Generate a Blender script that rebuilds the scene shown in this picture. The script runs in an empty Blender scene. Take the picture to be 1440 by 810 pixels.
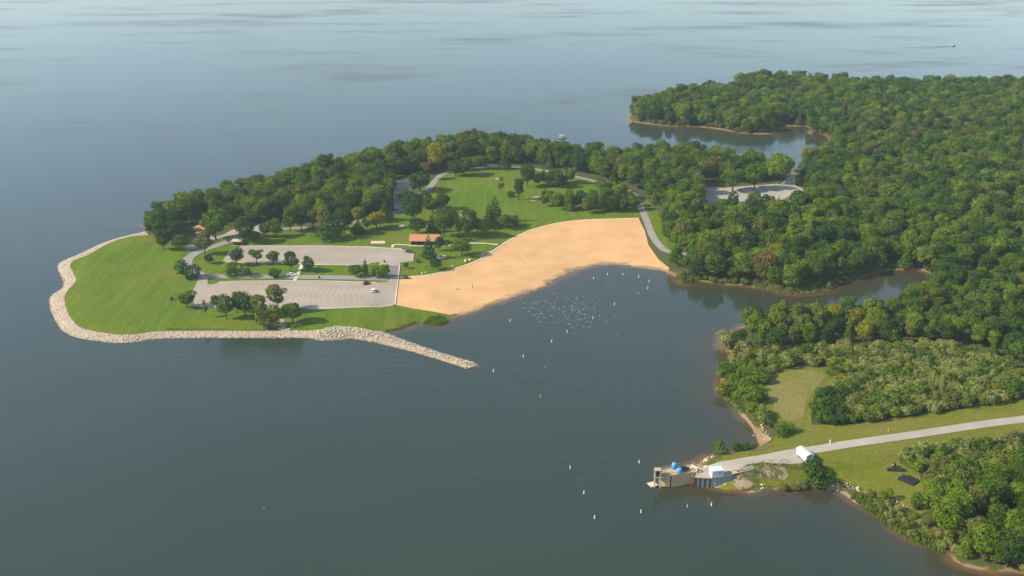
import bpy, bmesh, math, random
import numpy as np
from mathutils import Vector, Matrix
from mathutils.geometry import delaunay_2d_cdt

R = math.radians
random.seed(7)
rng = np.random.default_rng(11)
scene = bpy.context.scene
col = scene.collection

# ------------------------------------------------------------------ camera, sky, sun, exposure
F_PX, PITCH, CAM_H = 1600.0, R(20.5), 203.0
SUN_EL, SUN_AZ = R(34.5), R(-102)          # azimuth from +Y, clockwise; the sun stands to the left
cam_d = bpy.data.cameras.new('camera'); cam = bpy.data.objects.new('camera', cam_d); col.objects.link(cam)
cam_d.sensor_width = 36.0; cam_d.lens = F_PX / 1440 * 36.0
cam_d.clip_start = 1.0; cam_d.clip_end = 30000
cam.location = (0, 0, CAM_H); cam.rotation_euler = (math.pi / 2 - PITCH, 0, 0)
scene.camera = cam

world = bpy.data.worlds.new('World'); scene.world = world; world.use_nodes = True
wn = world.node_tree; wn.nodes.clear()
sky = wn.nodes.new('ShaderNodeTexSky'); sky.sky_type = 'NISHITA'; sky.sun_disc = False
sky.sun_elevation = SUN_EL; sky.sun_rotation = SUN_AZ; sky.altitude = 200
sky.air_density = 1.15; sky.dust_density = 0.4; sky.ozone_density = 0.9
bg = wn.nodes.new('ShaderNodeBackground'); bg.inputs[1].default_value = 0.15
wo = wn.nodes.new('ShaderNodeOutputWorld')
wn.links.new(sky.outputs[0], bg.inputs[0]); wn.links.new(bg.outputs[0], wo.inputs[0])

sun_d = bpy.data.lights.new('sun', 'SUN'); sun_d.energy = 5.0; sun_d.angle = R(0.55); sun_d.color = (1.0, 0.91, 0.78)
sun = bpy.data.objects.new('sun', sun_d); col.objects.link(sun)
sdir = Vector((math.sin(SUN_AZ) * math.cos(SUN_EL), math.cos(SUN_AZ) * math.cos(SUN_EL), math.sin(SUN_EL)))
sun.rotation_euler = (-sdir).to_track_quat('-Z', 'Y').to_euler(); sun.location = (-300, 300, 400)

vs = scene.view_settings
vs.view_transform = 'Standard'; vs.look = 'None'; vs.gamma = 1.0; vs.exposure = 0.60; vs.use_curve_mapping = False
scene.render.engine = 'CYCLES'
cy = scene.cycles
cy.use_denoising = True
cy.max_bounces = 6; cy.diffuse_bounces = 3; cy.glossy_bounces = 3; cy.transmission_bounces = 4
cy.volume_bounces = 1; cy.transparent_max_bounces = 8
HAZE_DENSITY = 0.00008

# ------------------------------------------------------------------ pixel -> place
SP, CP = math.sin(PITCH), math.cos(PITCH)
def ray(u, v):
    a = (u - 720) / F_PX; b = -(v - 405) / F_PX
    return Vector((a, CP + b * SP, -SP + b * CP))
def at_z(u, v, z=0.0):
    d = ray(u, v); t = (z - CAM_H) / d.z
    return Vector((d.x * t, d.y * t, z))
def P(u, v, it=5):
    z = 0.0
    for _ in range(it):
        p = at_z(u, v, z); z = H(p.x, p.y)
    p = at_z(u, v, z); p.z = H(p.x, p.y)
    return p
def dist_to(p): return math.sqrt(p.x ** 2 + p.y ** 2 + (p.z - CAM_H) ** 2)
def project(x, y, z):
    dx, dy, dz = x, y, z - CAM_H
    dep = dy * CP - dz * SP; up = dy * SP + dz * CP
    return 720 + F_PX * dx / dep, 405 - F_PX * up / dep

def catmull(pts, n=4, closed=True):
    pts = [np.array(p, float) for p in pts]; out = []; L = len(pts)
    for i in range(L if closed else L - 1):
        g = (lambda k: pts[k % L]) if closed else (lambda k: pts[min(max(k, 0), L - 1)])
        p0, p1, p2, p3 = g(i - 1), g(i), g(i + 1), g(i + 2)
        for k in range(n):
            t = k / n
            out.append(0.5 * (2 * p1 + (p2 - p0) * t + (2 * p0 - 5 * p1 + 4 * p2 - p3) * t * t + (3 * p1 - p0 - 3 * p2 + p3) * t ** 3))
    if not closed: out.append(pts[-1])
    return out

# ------------------------------------------------------------------ shoreline (traced in the photograph at water level)
SHORE = [(1700, 840), (1560, 822), (1440, 809), (1416, 807), (1375, 803), (1351, 796), (1323, 776), (1286, 760), (1255, 742), (1225, 719), (1201, 706),
 (1182, 693), (1163, 687), (1147, 684.5), (1135, 686), (1114, 689), (1095, 688), (1077, 688), (1055, 693.5), (1040, 691), (1024, 688),
 (1001, 682), (985, 678), (976, 672), (973, 660), (980, 651), (985, 646), (993, 641), (1004, 639), (1035, 635), (1058, 630), (1068, 624), (1065, 615), (1058, 602),
 (1044, 587), (1033, 573), (1023, 564), (1015, 559), (1010, 548), (1010, 537), (1017, 524), (1025, 512), (1031, 501), (1022, 495), (1011, 486),
 (1012, 475), (1025, 466), (1038, 461), (1060, 453), (1100, 449), (1150, 447), (1200, 446), (1240, 437), (1275, 426), (1291, 412), (1301, 399), (1305, 384),
 (1273, 380.5), (1244, 382), (1214, 390), (1177, 403), (1160, 410), (1120, 414), (1095, 411), (1067, 405), (1043, 402.5), (1003, 399),
 (979, 396), (961, 399), (950, 393), (940, 385), (929, 380.5), (903, 377.5), (865, 372), (841, 374), (820, 378), (800, 385), (781, 395),
 (758, 407), (719, 420), (680, 434), (660, 442), (640, 447), (631, 451), (622, 456.5), (605, 454), (589, 454), (578, 457), (560, 463), (545, 469),
 (590, 487), (640, 503), (668, 511), (673, 516), (655, 518), (620, 506), (580, 494), (540, 484), (500, 476.5), (470, 478), (445, 478), (438, 475), (400, 475),
 (350, 475), (300, 475), (267, 475), (221, 476), (205, 478), (187, 481.5), (156, 481.5), (127, 478), (101, 472), (88, 464), (79, 451),
 (72, 436), (70, 421), (75, 414), (86, 407), (90, 400), (88, 391), (83, 381), (82, 373), (89, 367), (112, 357.5), (138, 345), (148, 341), (174, 333),
 (203, 326), (200, 318), (225, 307), (270, 294), (330, 281), (400, 261), (460, 243), (540, 226), (620, 211), (700, 208), (780, 216), (840, 227),
 (900, 225), (960, 221), (1020, 227), (1060, 239), (1100, 247), (1122, 240), (1145, 227), (1164, 212), (1164, 194), (1150, 188), (1137, 189), (1135, 178),
 (1108, 178), (1088, 173), (1087, 188), (1047, 188), (1024, 184.5), (989, 179.5), (943, 178), (904, 174), (887, 171), (882, 168), (888, 160), (905, 151),
 (940, 141), (1000, 134), (1034, 131), (1040, 122), (1100, 118), (1240, 127), (1440, 124), (1750, 118)]
shore_px = catmull(SHORE, 4, True)
# the outer two corners are off-frame; the closing edge runs far to the right
shore_w = [at_z(p[0], p[1])[:2] for p in shore_px[:-4]] + [(1500, 1200), (1500, 250)]
SH = np.array(shore_w)

def seg_dist(X, Y, pts, closed=True):
    A = np.array(pts, float); B = np.roll(A, -1, 0)
    if not closed: A, B = A[:-1], B[:-1]
    best = np.full(X.shape, 1e18)
    for (ax, ay), (bx, by) in zip(A, B):
        dx, dy = bx - ax, by - ay; L = dx * dx + dy * dy + 1e-9
        t = np.clip(((X - ax) * dx + (Y - ay) * dy) / L, 0, 1)
        q = (X - ax - t * dx) ** 2 + (Y - ay - t * dy) ** 2
        np.minimum(best, q, out=best)
    return np.sqrt(best)
def inside(X, Y, pts):
    A = np.array(pts, float); B = np.roll(A, -1, 0); ins = np.zeros(X.shape, bool)
    for (ax, ay), (bx, by) in zip(A, B):
        if ay == by: continue
        c = (ay > Y) != (by > Y)
        ins ^= c & (X < (bx - ax) * (Y - ay) / (by - ay) + ax)
    return ins
def vnoise(X, Y, s, seed):
    r = np.random.default_rng(seed); o = np.zeros_like(X, dtype=float)
    for k in range(5):
        a = r.uniform(0, 6.28); f = (1.0 + k * 0.7) / s; ph = r.uniform(0, 6.28)
        o += np.sin((X * math.cos(a) + Y * math.sin(a)) * f * 6.28 + ph + 1.3 * np.sin((X * math.sin(a) - Y * math.cos(a)) * f * 4 + ph * 2)) / (1 + k * .4)
    return o / 3.0

# park roads etc. (pixels)
BEACH_TOP = [(562, 390), (593, 388), (622, 383), (653, 374), (678, 364), (700, 349), (715, 339), (739, 327), (763, 319), (790, 313), (822, 309.5), (858, 308), (898, 307)]
BEACH_PX = BEACH_TOP + [(907, 325), (912, 345), (925, 364), (941, 377), (940, 386), (929, 384), (903, 381), (865, 376), (841, 378), (820, 382), (800, 389), (781, 399),
   (758, 411), (719, 424), (680, 438), (660, 446), (643, 450), (633, 443), (600, 437), (578, 433.5), (556, 429)]
DAM_ROAD = [(985, 664), (1010, 659), (1040, 651), (1077, 645), (1107, 639), (1152, 632), (1188, 626), (1240, 618.5), (1292, 611), (1385, 597), (1440, 590), (1540, 574)]
DAM_Z = 4.6
dam_w = [at_z(u, v, DAM_Z)[:2] for u, v in catmull(DAM_ROAD, 3, False)]

GX0, GX1, GY0, GY1, GS = -460.0, 806.0, 262.0, 1300.0, 3.0
gx = np.arange(GX0, GX1, GS); gy = np.arange(GY0, GY1, GS)
XX, YY = np.meshgrid(gx, gy)
SD = seg_dist(XX, YY, SH); INS = inside(XX, YY, SH)
D = np.where(INS, SD, -SD)
beach_w = [at_z(u, v, 1.0)[:2] for u, v in BEACH_PX]
bmask = np.clip(1 - seg_dist(XX, YY, beach_w) / 18, 0, 1); bmask[inside(XX, YY, beach_w)] = 1
rip_zone = ((XX < 12) & (YY < 466)) | ((XX < -20) & (YY < 482)) | ((XX < -66) & (YY < 645))
Dn = D + np.where(rip_zone, 0.25, 1.0) * vnoise(XX, YY, 17, 3) * np.clip(1 - np.abs(D) / 14, 0, 1) * (1 - bmask)
ls = np.where(rip_zone, 6.0, 15.0) + 12.0 * bmask
land = 2.5 * (1 - np.exp(-np.maximum(Dn, 0) / ls)) + 0.022 * np.clip(D - 35, 0, 150) * np.clip((XX - 60) / 150, 0, 1)
land += 0.35 * vnoise(XX, YY, 90, 5) * np.clip((D - 14) / 30, 0, 1)
dd = seg_dist(XX, YY, dam_w, False)
w = np.clip(1 - (dd - 5.0) / 12.0, 0, 1); w = w * w * (3 - 2 * w) * np.clip((D - 0.5) / 6, 0, 1)
land = land * (1 - w) + DAM_Z * w
HH = np.where(Dn > 0, land, np.maximum(Dn * 0.35, -5))
def bil(G, x, y):
    fx = (np.asarray(x) - GX0) / GS; fy = (np.asarray(y) - GY0) / GS
    fx = np.clip(fx, 0, len(gx) - 1.001); fy = np.clip(fy, 0, len(gy) - 1.001)
    i = fx.astype(int); j = fy.astype(int); a = fx - i; b = fy - j
    return G[j, i] * (1 - a) * (1 - b) + G[j, i + 1] * a * (1 - b) + G[j + 1, i] * (1 - a) * b + G[j + 1, i + 1] * a * b
def H(x, y): return float(bil(HH, x, y))
def DS(x, y): return bil(Dn, x, y)

# ------------------------------------------------------------------ materials
MATS = {}
def new_mat(name):
    m = bpy.data.materials.new(name); m.use_nodes = True; nt = m.node_tree; nt.nodes.clear()
    out = nt.nodes.new('ShaderNodeOutputMaterial'); MATS[name] = m
    return m, nt, out
def nd(nt, t, **k):
    n = nt.nodes.new(t)
    for a, b in k.items(): setattr(n, a, b)
    return n
def ramp(nt, fac, stops):
    r = nd(nt, 'ShaderNodeValToRGB'); e = r.color_ramp.elements
    while len(e) < len(stops): e.new(0.5)
    for q, (p, c) in zip(e, stops): q.position = p; q.color = (*c, 1)
    nt.links.new(fac, r.inputs[0]); return r.outputs[0]
def noise(nt, scale, detail=4, rough=0.55, vec=None):
    n = nd(nt, 'ShaderNodeTexNoise'); n.inputs['Scale'].default_value = scale; n.inputs['Detail'].default_value = detail; n.inputs['Roughness'].default_value = rough
    if vec is not None: nt.links.new(vec, n.inputs['Vector'])
    return n.outputs['Fac']
def mapped(nt, scale=(1, 1, 1), rot=(0, 0, 0), obj=False):
    if obj:
        tc = nd(nt, 'ShaderNodeTexCoord'); src = tc.outputs['Object']
    else:
        g = nd(nt, 'ShaderNodeNewGeometry'); src = g.outputs['Position']
    mp = nd(nt, 'ShaderNodeMapping'); mp.inputs['Scale'].default_value = scale; mp.inputs['Rotation'].default_value = rot
    nt.links.new(src, mp.inputs['Vector']); return mp.outputs[0]
def mix(nt, fac, a, b, mode='MIX'):
    m = nd(nt, 'ShaderNodeMix', data_type='RGBA', blend_type=mode)
    for sock, v in ((m.inputs[0], fac), (m.inputs[6], a), (m.inputs[7], b)):
        if isinstance(v, (int, float)): sock.default_value = v
        elif isinstance(v, tuple): sock.default_value = (*v, 1)
        else: nt.links.new(v, sock)
    return m.outputs[2]
def maprange(nt, v, a, b, c=0.0, d=1.0):
    m = nd(nt, 'ShaderNodeMapRange'); m.inputs[1].default_value = a; m.inputs[2].default_value = b; m.inputs[3].default_value = c; m.inputs[4].default_value = d
    nt.links.new(v, m.inputs[0]); return m.outputs[0]
def math_(nt, op, a, b=0.0):
    m = nd(nt, 'ShaderNodeMath', operation=op)
    for s, v in ((m.inputs[0], a), (m.inputs[1], b)):
        if isinstance(v, (int, float)): s.default_value = v
        else: nt.links.new(v, s)
    return m.outputs[0]
def finish(nt, out, colr, rough=0.9, spec=0.2, bump=None, bstr=0.3, bdist=0.2, metal=0.0):
    b = nd(nt, 'ShaderNodeBsdfPrincipled')
    if isinstance(colr, tuple): b.inputs['Base Color'].default_value = (*colr, 1)
    else: nt.links.new(colr, b.inputs['Base Color'])
    if isinstance(rough, (int, float)): b.inputs['Roughness'].default_value = rough
    else: nt.links.new(rough, b.inputs['Roughness'])
    b.inputs['Specular IOR Level'].default_value = spec; b.inputs['Metallic'].default_value = metal
    if bump is not None:
        bp = nd(nt, 'ShaderNodeBump'); bp.inputs['Strength'].default_value = bstr; bp.inputs['Distance'].default_value = bdist
        nt.links.new(bump, bp.inputs['Height']); nt.links.new(bp.outputs[0], b.inputs['Normal'])
    nt.links.new(b.outputs[0], out.inputs[0]); return b

def simple(name, c, rough=0.7, spec=0.3, var=0.18, nscale=1.5, metal=0.0):
    m, nt, out = new_mat(name)
    v = mapped(nt)
    f = noise(nt, nscale, 5, 0.6, v)
    lo = tuple(x * (1 - var) for x in c); hi = tuple(min(1, x * (1 + var)) for x in c)
    finish(nt, out, ramp(nt, f, [(0.3, lo), (0.7, hi)]), rough, spec, metal=metal); return m

def grass_mat(name, a, b, dry, dry_amt, stripes=0.0):
    m, nt, out = new_mat(name)
    v = mapped(nt)
    big = noise(nt, 0.028, 5, 0.6, v); mid = noise(nt, 0.16, 5, 0.65, v); fine = noise(nt, 1.1, 4, 0.7, v)
    c = ramp(nt, mid, [(0.3, a), (0.68, b)])
    c = mix(nt, maprange(nt, big, 0.5 - dry_amt * 0.25, 0.78 - dry_amt * 0.25), c, dry)
    c = mix(nt, maprange(nt, fine, 0.32, 0.70, 0.0, 0.75), c, tuple(x * 0.60 for x in a))
    c = mix(nt, maprange(nt, noise(nt, 0.42, 5, 0.7, v), 0.52, 0.74, 0.0, 0.6), c, tuple(x * 1.15 for x in dry))
    if stripes:
        sv = mapped(nt, (0.42, 0.02, 1), (0, 0, R(-33)))
        st = noise(nt, 1.0, 2, 0.5, sv)
        c = mix(nt, maprange(nt, st, 0.42, 0.62, 0.0, stripes), c, tuple(x * 1.25 for x in b))
    finish(nt, out, c, 0.95, 0.1, bump=fine, bstr=0.5, bdist=0.35); return m

grass_mat('lawn', (0.070, 0.128, 0.003), (0.100, 0.162, 0.004), (0.165, 0.160, 0.016), 0.35, 0.35)
grass_mat('dry_grass', (0.096, 0.132, 0.004), (0.140, 0.165, 0.007), (0.205, 0.172, 0.032), 0.55)

def terrain_mat():
    m, nt, out = new_mat('terrain')
    v = mapped(nt)
    big = noise(nt, 0.03, 5, 0.6, v); fine = noise(nt, 0.5, 6, 0.7, v)
    c = ramp(nt, big, [(0.3, (0.046, 0.068, 0.011)), (0.7, (0.085, 0.102, 0.018))])
    c = mix(nt, maprange(nt, fine, 0.35, 0.7, 0.0, 0.7), c, (0.075, 0.060, 0.028))
    at = nd(nt, 'ShaderNodeAttribute', attribute_name='shore')
    n2 = noise(nt, 0.22, 5, 0.65, v)
    n3 = noise(nt, 0.03, 3, 0.5, v)
    edge = math_(nt, 'ADD', math_(nt, 'ADD', at.outputs['Fac'], maprange(nt, n2, 0.3, 0.7, -2.0, 2.0)), maprange(nt, n3, 0.40, 0.62, -0.6, 2.6))
    soil = ramp(nt, fine, [(0.3, (0.19, 0.115, 0.055)), (0.7, (0.30, 0.195, 0.10))])
    c = mix(nt, maprange(nt, edge, 3.4, 2.2), c, soil)
    wet = mix(nt, 1.0, soil, (0.55, 0.45, 0.36), 'MULTIPLY')
    c = mix(nt, maprange(nt, at.outputs['Fac'], 1.3, 0.6), c, wet)
    finish(nt, out, c, 0.95, 0.15, bump=fine, bstr=0.6, bdist=0.4)
terrain_mat()

def sand_mat(name, base, wet=True):
    m, nt, out = new_mat(name)
    v = mapped(nt); v2 = mapped(nt, (0.35, 1.6, 1), (0, 0, R(24)))
    a = noise(nt, 0.06, 5, 0.6, v); f = noise(nt, 1.6, 6, 0.75, v); tr = noise(nt, 0.12, 5, 0.6, v2)
    lo = tuple(x * 0.84 for x in base); hi = tuple(x * 1.10 for x in base)
    c = ramp(nt, a, [(0.3, lo), (0.7, hi)])
    c = mix(nt, maprange(nt, tr, 0.52, 0.75, 0.0, 0.35), c, tuple(x * 0.82 for x in base))
    c = mix(nt, maprange(nt, f, 0.3, 0.7, 0.0, 0.22), c, tuple(x * 0.7 for x in base))
    if wet:
        at = nd(nt, 'ShaderNodeAttribute', attribute_name='shore')
        n2 = noise(nt, 0.12, 5, 0.6, v)
        e = math_(nt, 'ADD', at.outputs['Fac'], maprange(nt, n2, 0.3, 0.7, -2.5, 2.5))
        c = mix(nt, maprange(nt, e, 4.6, 1.4, 0.0, 1.0), c, (0.255, 0.178, 0.092))
    finish(nt, out, c, 0.95, 0.15, bump=f, bstr=0.4, bdist=0.25)
sand_mat('sand', (0.60, 0.345, 0.148))
sand_mat('pale_sand', (0.62, 0.46, 0.28), False)
sand_mat('bank_sand', (0.40, 0.265, 0.145))
def worn_mat():
    m, nt, out = new_mat('worn_soil'); v = mapped(nt)
    a = noise(nt, 0.35, 6, 0.7, v); f = noise(nt, 1.6, 5, 0.7, v)
    soil = ramp(nt, f, [(0.3, (0.20, 0.14, 0.085)), (0.7, (0.40, 0.31, 0.21))]); gr = ramp(nt, f, [(0.3, (0.060, 0.075, 0.012)), (0.7, (0.13, 0.13, 0.025))])
    finish(nt, out, mix(nt, maprange(nt, a, 0.44, 0.54), soil, gr), 0.95, 0.1, bump=f, bstr=0.6, bdist=0.4)
worn_mat()

def paving_mat(name, base, crack=0.0, dark=0.0):
    m, nt, out = new_mat(name)
    v = mapped(nt); v2 = mapped(nt, (0.05, 0.5, 1))
    a = noise(nt, 0.08, 5, 0.65, v); f = noise(nt, 0.9, 6, 0.7, v); st = noise(nt, 1.0, 4, 0.6, v2)
    c = ramp(nt, a, [(0.3, tuple(x * 0.86 for x in base)), (0.7, tuple(x * 1.08 for x in base))])
    c = mix(nt, maprange(nt, f, 0.35, 0.75, 0.0, 0.30), c, tuple(x * 0.68 for x in base))
    c = mix(nt, maprange(nt, st, 0.5, 0.72, 0.0, 0.35), c, tuple(x * 0.78 for x in base))
    if crack:
        vo = nd(nt, 'ShaderNodeTexVoronoi', feature='DISTANCE_TO_EDGE'); vo.inputs['Scale'].default_value = 0.14
        nt.links.new(v, vo.inputs['Vector'])
        c = mix(nt, maprange(nt, vo.outputs['Distance'], 0.02, 0.0, 0.0, crack), c, tuple(x * 0.5 for x in base))
    finish(nt, out, c, 0.9, 0.2, bump=f, bstr=0.15, bdist=0.1)
paving_mat('lot_paving', (0.355, 0.288, 0.215), 0.35)
paving_mat('road_paving', (0.275, 0.25, 0.21), 0.3)
paving_mat('asphalt_lane', (0.20, 0.165, 0.15))
paving_mat('gravel', (0.38, 0.325, 0.245))
paving_mat('concrete', (0.56, 0.48, 0.35))
simple('paint', (0.52, 0.46, 0.36), 0.8, 0.2, 0.25, 0.5)
simple('stone_base', (0.38, 0.30, 0.205), 0.95, 0.1, 0.3, 1.2)
simple('white_paint', (0.54, 0.55, 0.56), 0.55, 0.3, 0.06, 0.6)
simple('cream_roof', (0.62, 0.57, 0.46), 0.7, 0.3, 0.12, 0.7)
simple('pump_concrete', (0.48, 0.345, 0.185), 0.9, 0.2, 0.25, 0.5)
simple('deck_concrete', (0.42, 0.31, 0.18), 0.9, 0.2, 0.25, 0.6)
simple('roof_shingle', (0.46, 0.215, 0.095), 0.9, 0.15, 0.14, 1.6)
simple('roof_dark', (0.30, 0.15, 0.075), 0.9, 0.15, 0.14, 1.6)
simple('brown_wood', (0.075, 0.04, 0.022), 0.85, 0.2, 0.2, 2)
simple('tan_wall', (0.42, 0.33, 0.22), 0.85, 0.2, 0.12, 1)
simple('dark_metal', (0.035, 0.037, 0.04), 0.5, 0.4, 0.2, 2)
simple('black_rubber', (0.018, 0.018, 0.02), 0.6, 0.3, 0.2, 2)
simple('grey_plastic', (0.024, 0.024, 0.027), 0.85, 0.15, 0.25, 1.5)
simple('blue_tank', (0.06, 0.30, 0.62), 0.4, 0.4, 0.12, 1.5)
simple('red_paint', (0.22, 0.05, 0.03), 0.6, 0.3, 0.15, 2)
simple('orange_paint', (0.60, 0.20, 0.05), 0.6, 0.3, 0.1, 2)
simple('red_float', (0.42, 0.10, 0.09), 0.5, 0.3, 0.1, 2)
simple('teal_steel', (0.075, 0.105, 0.095), 0.6, 0.4, 0.25, 2)
simple('pale_steel', (0.27, 0.29, 0.26), 0.6, 0.4, 0.25, 2)
simple('post_white', (0.70, 0.68, 0.60), 0.6, 0.3, 0.06, 2)
simple('yellow_paint', (0.60, 0.46, 0.06), 0.6, 0.3, 0.1, 2)
simple('car_white', (0.70, 0.70, 0.69), 0.25, 0.5, 0.03, 1)
simple('car_black', (0.014, 0.016, 0.019), 0.22, 0.5, 0.05, 1)
simple('car_green', (0.022, 0.032, 0.030), 0.25, 0.5, 0.05, 1)
simple('car_glass', (0.012, 0.016, 0.02), 0.08, 0.6, 0.05, 1)
simple('chrome', (0.45, 0.45, 0.46), 0.25, 0.5, 0.05, 1, 0.8)
simple('lamp_glass', (0.6, 0.6, 0.55), 0.2, 0.5, 0.05, 1)
simple('tail_red', (0.30, 0.02, 0.015), 0.3, 0.5, 0.05, 1)
simple('bark', (0.085, 0.066, 0.048), 0.95, 0.1, 0.3, 3)
simple('gull_white', (0.74, 0.74, 0.73), 0.8, 0.1, 0.05, 3)
simple('gull_grey', (0.34, 0.36, 0.39), 0.8, 0.1, 0.08, 3)
simple('skin', (0.46, 0.27, 0.19), 0.6, 0.3, 0.05, 3)
simple('cloth_brown', (0.13, 0.085, 0.055), 0.9, 0.1, 0.1, 3)
simple('cloth_navy', (0.04, 0.045, 0.07), 0.9, 0.1, 0.1, 3)
simple('driftwood', (0.20, 0.15, 0.10), 0.9, 0.1, 0.2, 3)
simple('sandstone', (0.47, 0.33, 0.21), 0.95, 0.1, 0.25, 1)
simple('foam', (0.62, 0.66, 0.68), 0.6, 0.3, 0.1, 0.3)
def stone_mat():
    m, nt, out = new_mat('stone')
    at = nd(nt, 'ShaderNodeAttribute', attribute_name='tone'); v = mapped(nt)
    f = noise(nt, 2.2, 5, 0.6, v)
    c = ramp(nt, at.outputs['Fac'], [(0.0, (0.28, 0.20, 0.13)), (0.25, (0.45, 0.36, 0.245)), (0.65, (0.53, 0.44, 0.31)), (1.0, (0.62, 0.54, 0.41))])
    c = mix(nt, maprange(nt, f, 0.35, 0.7, 0.0, 0.35), c, (0.30, 0.22, 0.14))
    sep = nd(nt, 'ShaderNodeSeparateXYZ'); g = nd(nt, 'ShaderNodeNewGeometry'); nt.links.new(g.outputs['Position'], sep.inputs[0])
    c = mix(nt, maprange(nt, sep.outputs['Z'], 0.55, 0.15, 0.0, 0.85), c, (0.060, 0.048, 0.036))   # algae and wet stone at the water line
    finish(nt, out, c, 0.92, 0.15)
stone_mat()

def leaf_mat(name, a, b, c3, trans=0.22):
    m, nt, out = new_mat(name)
    oi = nd(nt, 'ShaderNodeObjectInfo')
    c = ramp(nt, oi.outputs['Random'], [(0.0, a), (0.5, b), (1.0, c3)])
    v = mapped(nt)
    f = noise(nt, 0.55, 3, 0.6, v)
    c = mix(nt, maprange(nt, f, 0.32, 0.68, 0.0, 0.55), c, tuple(x * 1.55 for x in b))
    at = nd(nt, 'ShaderNodeAttribute', attribute_name='tone')
    hv = nd(nt, 'ShaderNodeHueSaturation'); nt.links.new(c, hv.inputs['Color'])
    nt.links.new(maprange(nt, at.outputs['Fac'], 0, 1, 0.78, 1.68), hv.inputs['Value'])
    d = nd(nt, 'ShaderNodeBsdfDiffuse'); t = nd(nt, 'ShaderNodeBsdfTranslucent'); ms = nd(nt, 'ShaderNodeMixShader'); ms.inputs[0].default_value = trans
    nt.links.new(hv.outputs[0], d.inputs[0]); nt.links.new(hv.outputs[0], t.inputs[0])
    nt.links.new(d.outputs[0], ms.inputs[1]); nt.links.new(t.outputs[0], ms.inputs[2]); nt.links.new(ms.outputs[0], out.inputs[0])
leaf_mat('leaf_dark', (0.026, 0.056, 0.007), (0.034, 0.066, 0.009), (0.030, 0.058, 0.014))
leaf_mat('leaf_mid', (0.045, 0.085, 0.006), (0.060, 0.100, 0.008), (0.050, 0.082, 0.014))
leaf_mat('leaf_light', (0.078, 0.122, 0.006), (0.096, 0.138, 0.009), (0.086, 0.116, 0.014))
leaf_mat('leaf_olive', (0.078, 0.092, 0.014), (0.096, 0.108, 0.018), (0.072, 0.082, 0.018))
leaf_mat('leaf_yellow', (0.135, 0.130, 0.008), (0.160, 0.142, 0.009), (0.115, 0.128, 0.010))
leaf_mat('leaf_rust', (0.095, 0.068, 0.020), (0.110, 0.076, 0.024), (0.090, 0.072, 0.020))
leaf_mat('leaf_silver', (0.130, 0.148, 0.030), (0.160, 0.170, 0.042), (0.145, 0.145, 0.038))
leaf_mat('leaf_reed', (0.078, 0.118, 0.010), (0.098, 0.134, 0.014), (0.088, 0.112, 0.016), 0.3)
leaf_mat('leaf_straw', (0.140, 0.135, 0.038), (0.165, 0.150, 0.046), (0.130, 0.115, 0.036), 0.3)

def water_mat():
    m, nt, out = new_mat('water')
    at = nd(nt, 'ShaderNodeAttribute', attribute_name='shore')
    v = mapped(nt)
    n0 = noise(nt, 0.006, 3, 0.5, v)
    deep = ramp(nt, n0, [(0.35, (0.026, 0.037, 0.023)), (0.65, (0.031, 0.043, 0.028))])
    n1 = noise(nt, 0.05, 4, 0.6, v)
    e = math_(nt, 'ADD', at.outputs['Fac'], maprange(nt, n1, 0.3, 0.7, -2.0, 2.0))
    c = mix(nt, maprange(nt, e, -19, -5, 0.0, 1.0), deep, (0.046, 0.040, 0.018))
    c = mix(nt, maprange(nt, e, -3.2, -0.2, 0.0, 1.0), c, (0.115, 0.068, 0.030))
    # ripples: short crests running nearly left-right, wind patches and slicks far out
    w1 = noise(nt, 1.0, 3, 0.6, mapped(nt, (0.05, 0.26, 1), (0, 0, R(8))))
    w2 = noise(nt, 1.0, 2, 0.5, mapped(nt, (0.55, 1.5, 1), (0, 0, R(-6))))
    h = math_(nt, 'ADD', math_(nt, 'MULTIPLY', w1, 1.5), math_(nt, 'MULTIPLY', w2, 0.25))
    sl = noise(nt, 1.0, 7, 0.62, mapped(nt, (0.0042, 0.0125, 1), (0, 0, R(-12))))
    slick = maprange(nt, sl, 0.44, 0.66, 0.0, 1.0)
    b = finish(nt, out, c, maprange(nt, slick, 0, 1, 0.04, 0.26), 0.5)
    b.inputs['IOR'].default_value = 1.333
    bp = nd(nt, 'ShaderNodeBump'); bp.inputs['Distance'].default_value = 0.22
    nt.links.new(maprange(nt, slick, 0, 1, 0.10, 0.62), bp.inputs['Strength'])
    nt.links.new(h, bp.inputs['Height']); nt.links.new(bp.outputs[0], b.inputs['Normal'])
water_mat()

# ------------------------------------------------------------------ mesh helpers
def tag(o, label=None, cat=None, group=None, kind=None):
    if label: o['label'] = label
    if cat: o['category'] = cat
    if group: o['group'] = group
    if kind: o['kind'] = kind
    return o
def mesh_np(name, V, Fq, mats, smooth=False):
    """V (n,3), Fq (m,k) with one k"""
    V = np.asarray(V, np.float32); Fq = np.asarray(Fq, np.int32); k = Fq.shape[1]
    me = bpy.data.meshes.new(name); me.vertices.add(len(V)); me.vertices.foreach_set('co', V.ravel())
    me.loops.add(Fq.size); me.loops.foreach_set('vertex_index', Fq.ravel())
    me.polygons.add(len(Fq)); me.polygons.foreach_set('loop_start', np.arange(0, Fq.size, k, dtype=np.int32))
    try: me.polygons.foreach_set('loop_total', np.full(len(Fq), k, np.int32))
    except Exception: pass
    if smooth: me.polygons.foreach_set('use_smooth', np.ones(len(Fq), bool))
    me.update(calc_edges=True); me.validate()
    for m in ([mats] if isinstance(mats, str) else mats): me.materials.append(MATS[m])
    return me
def attr(me, name, vals, dom='POINT', typ='FLOAT'):
    a = me.attributes.new(name, typ, dom)
    a.data.foreach_set('vector' if typ == 'FLOAT_VECTOR' else 'value', np.asarray(vals).ravel())
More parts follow.
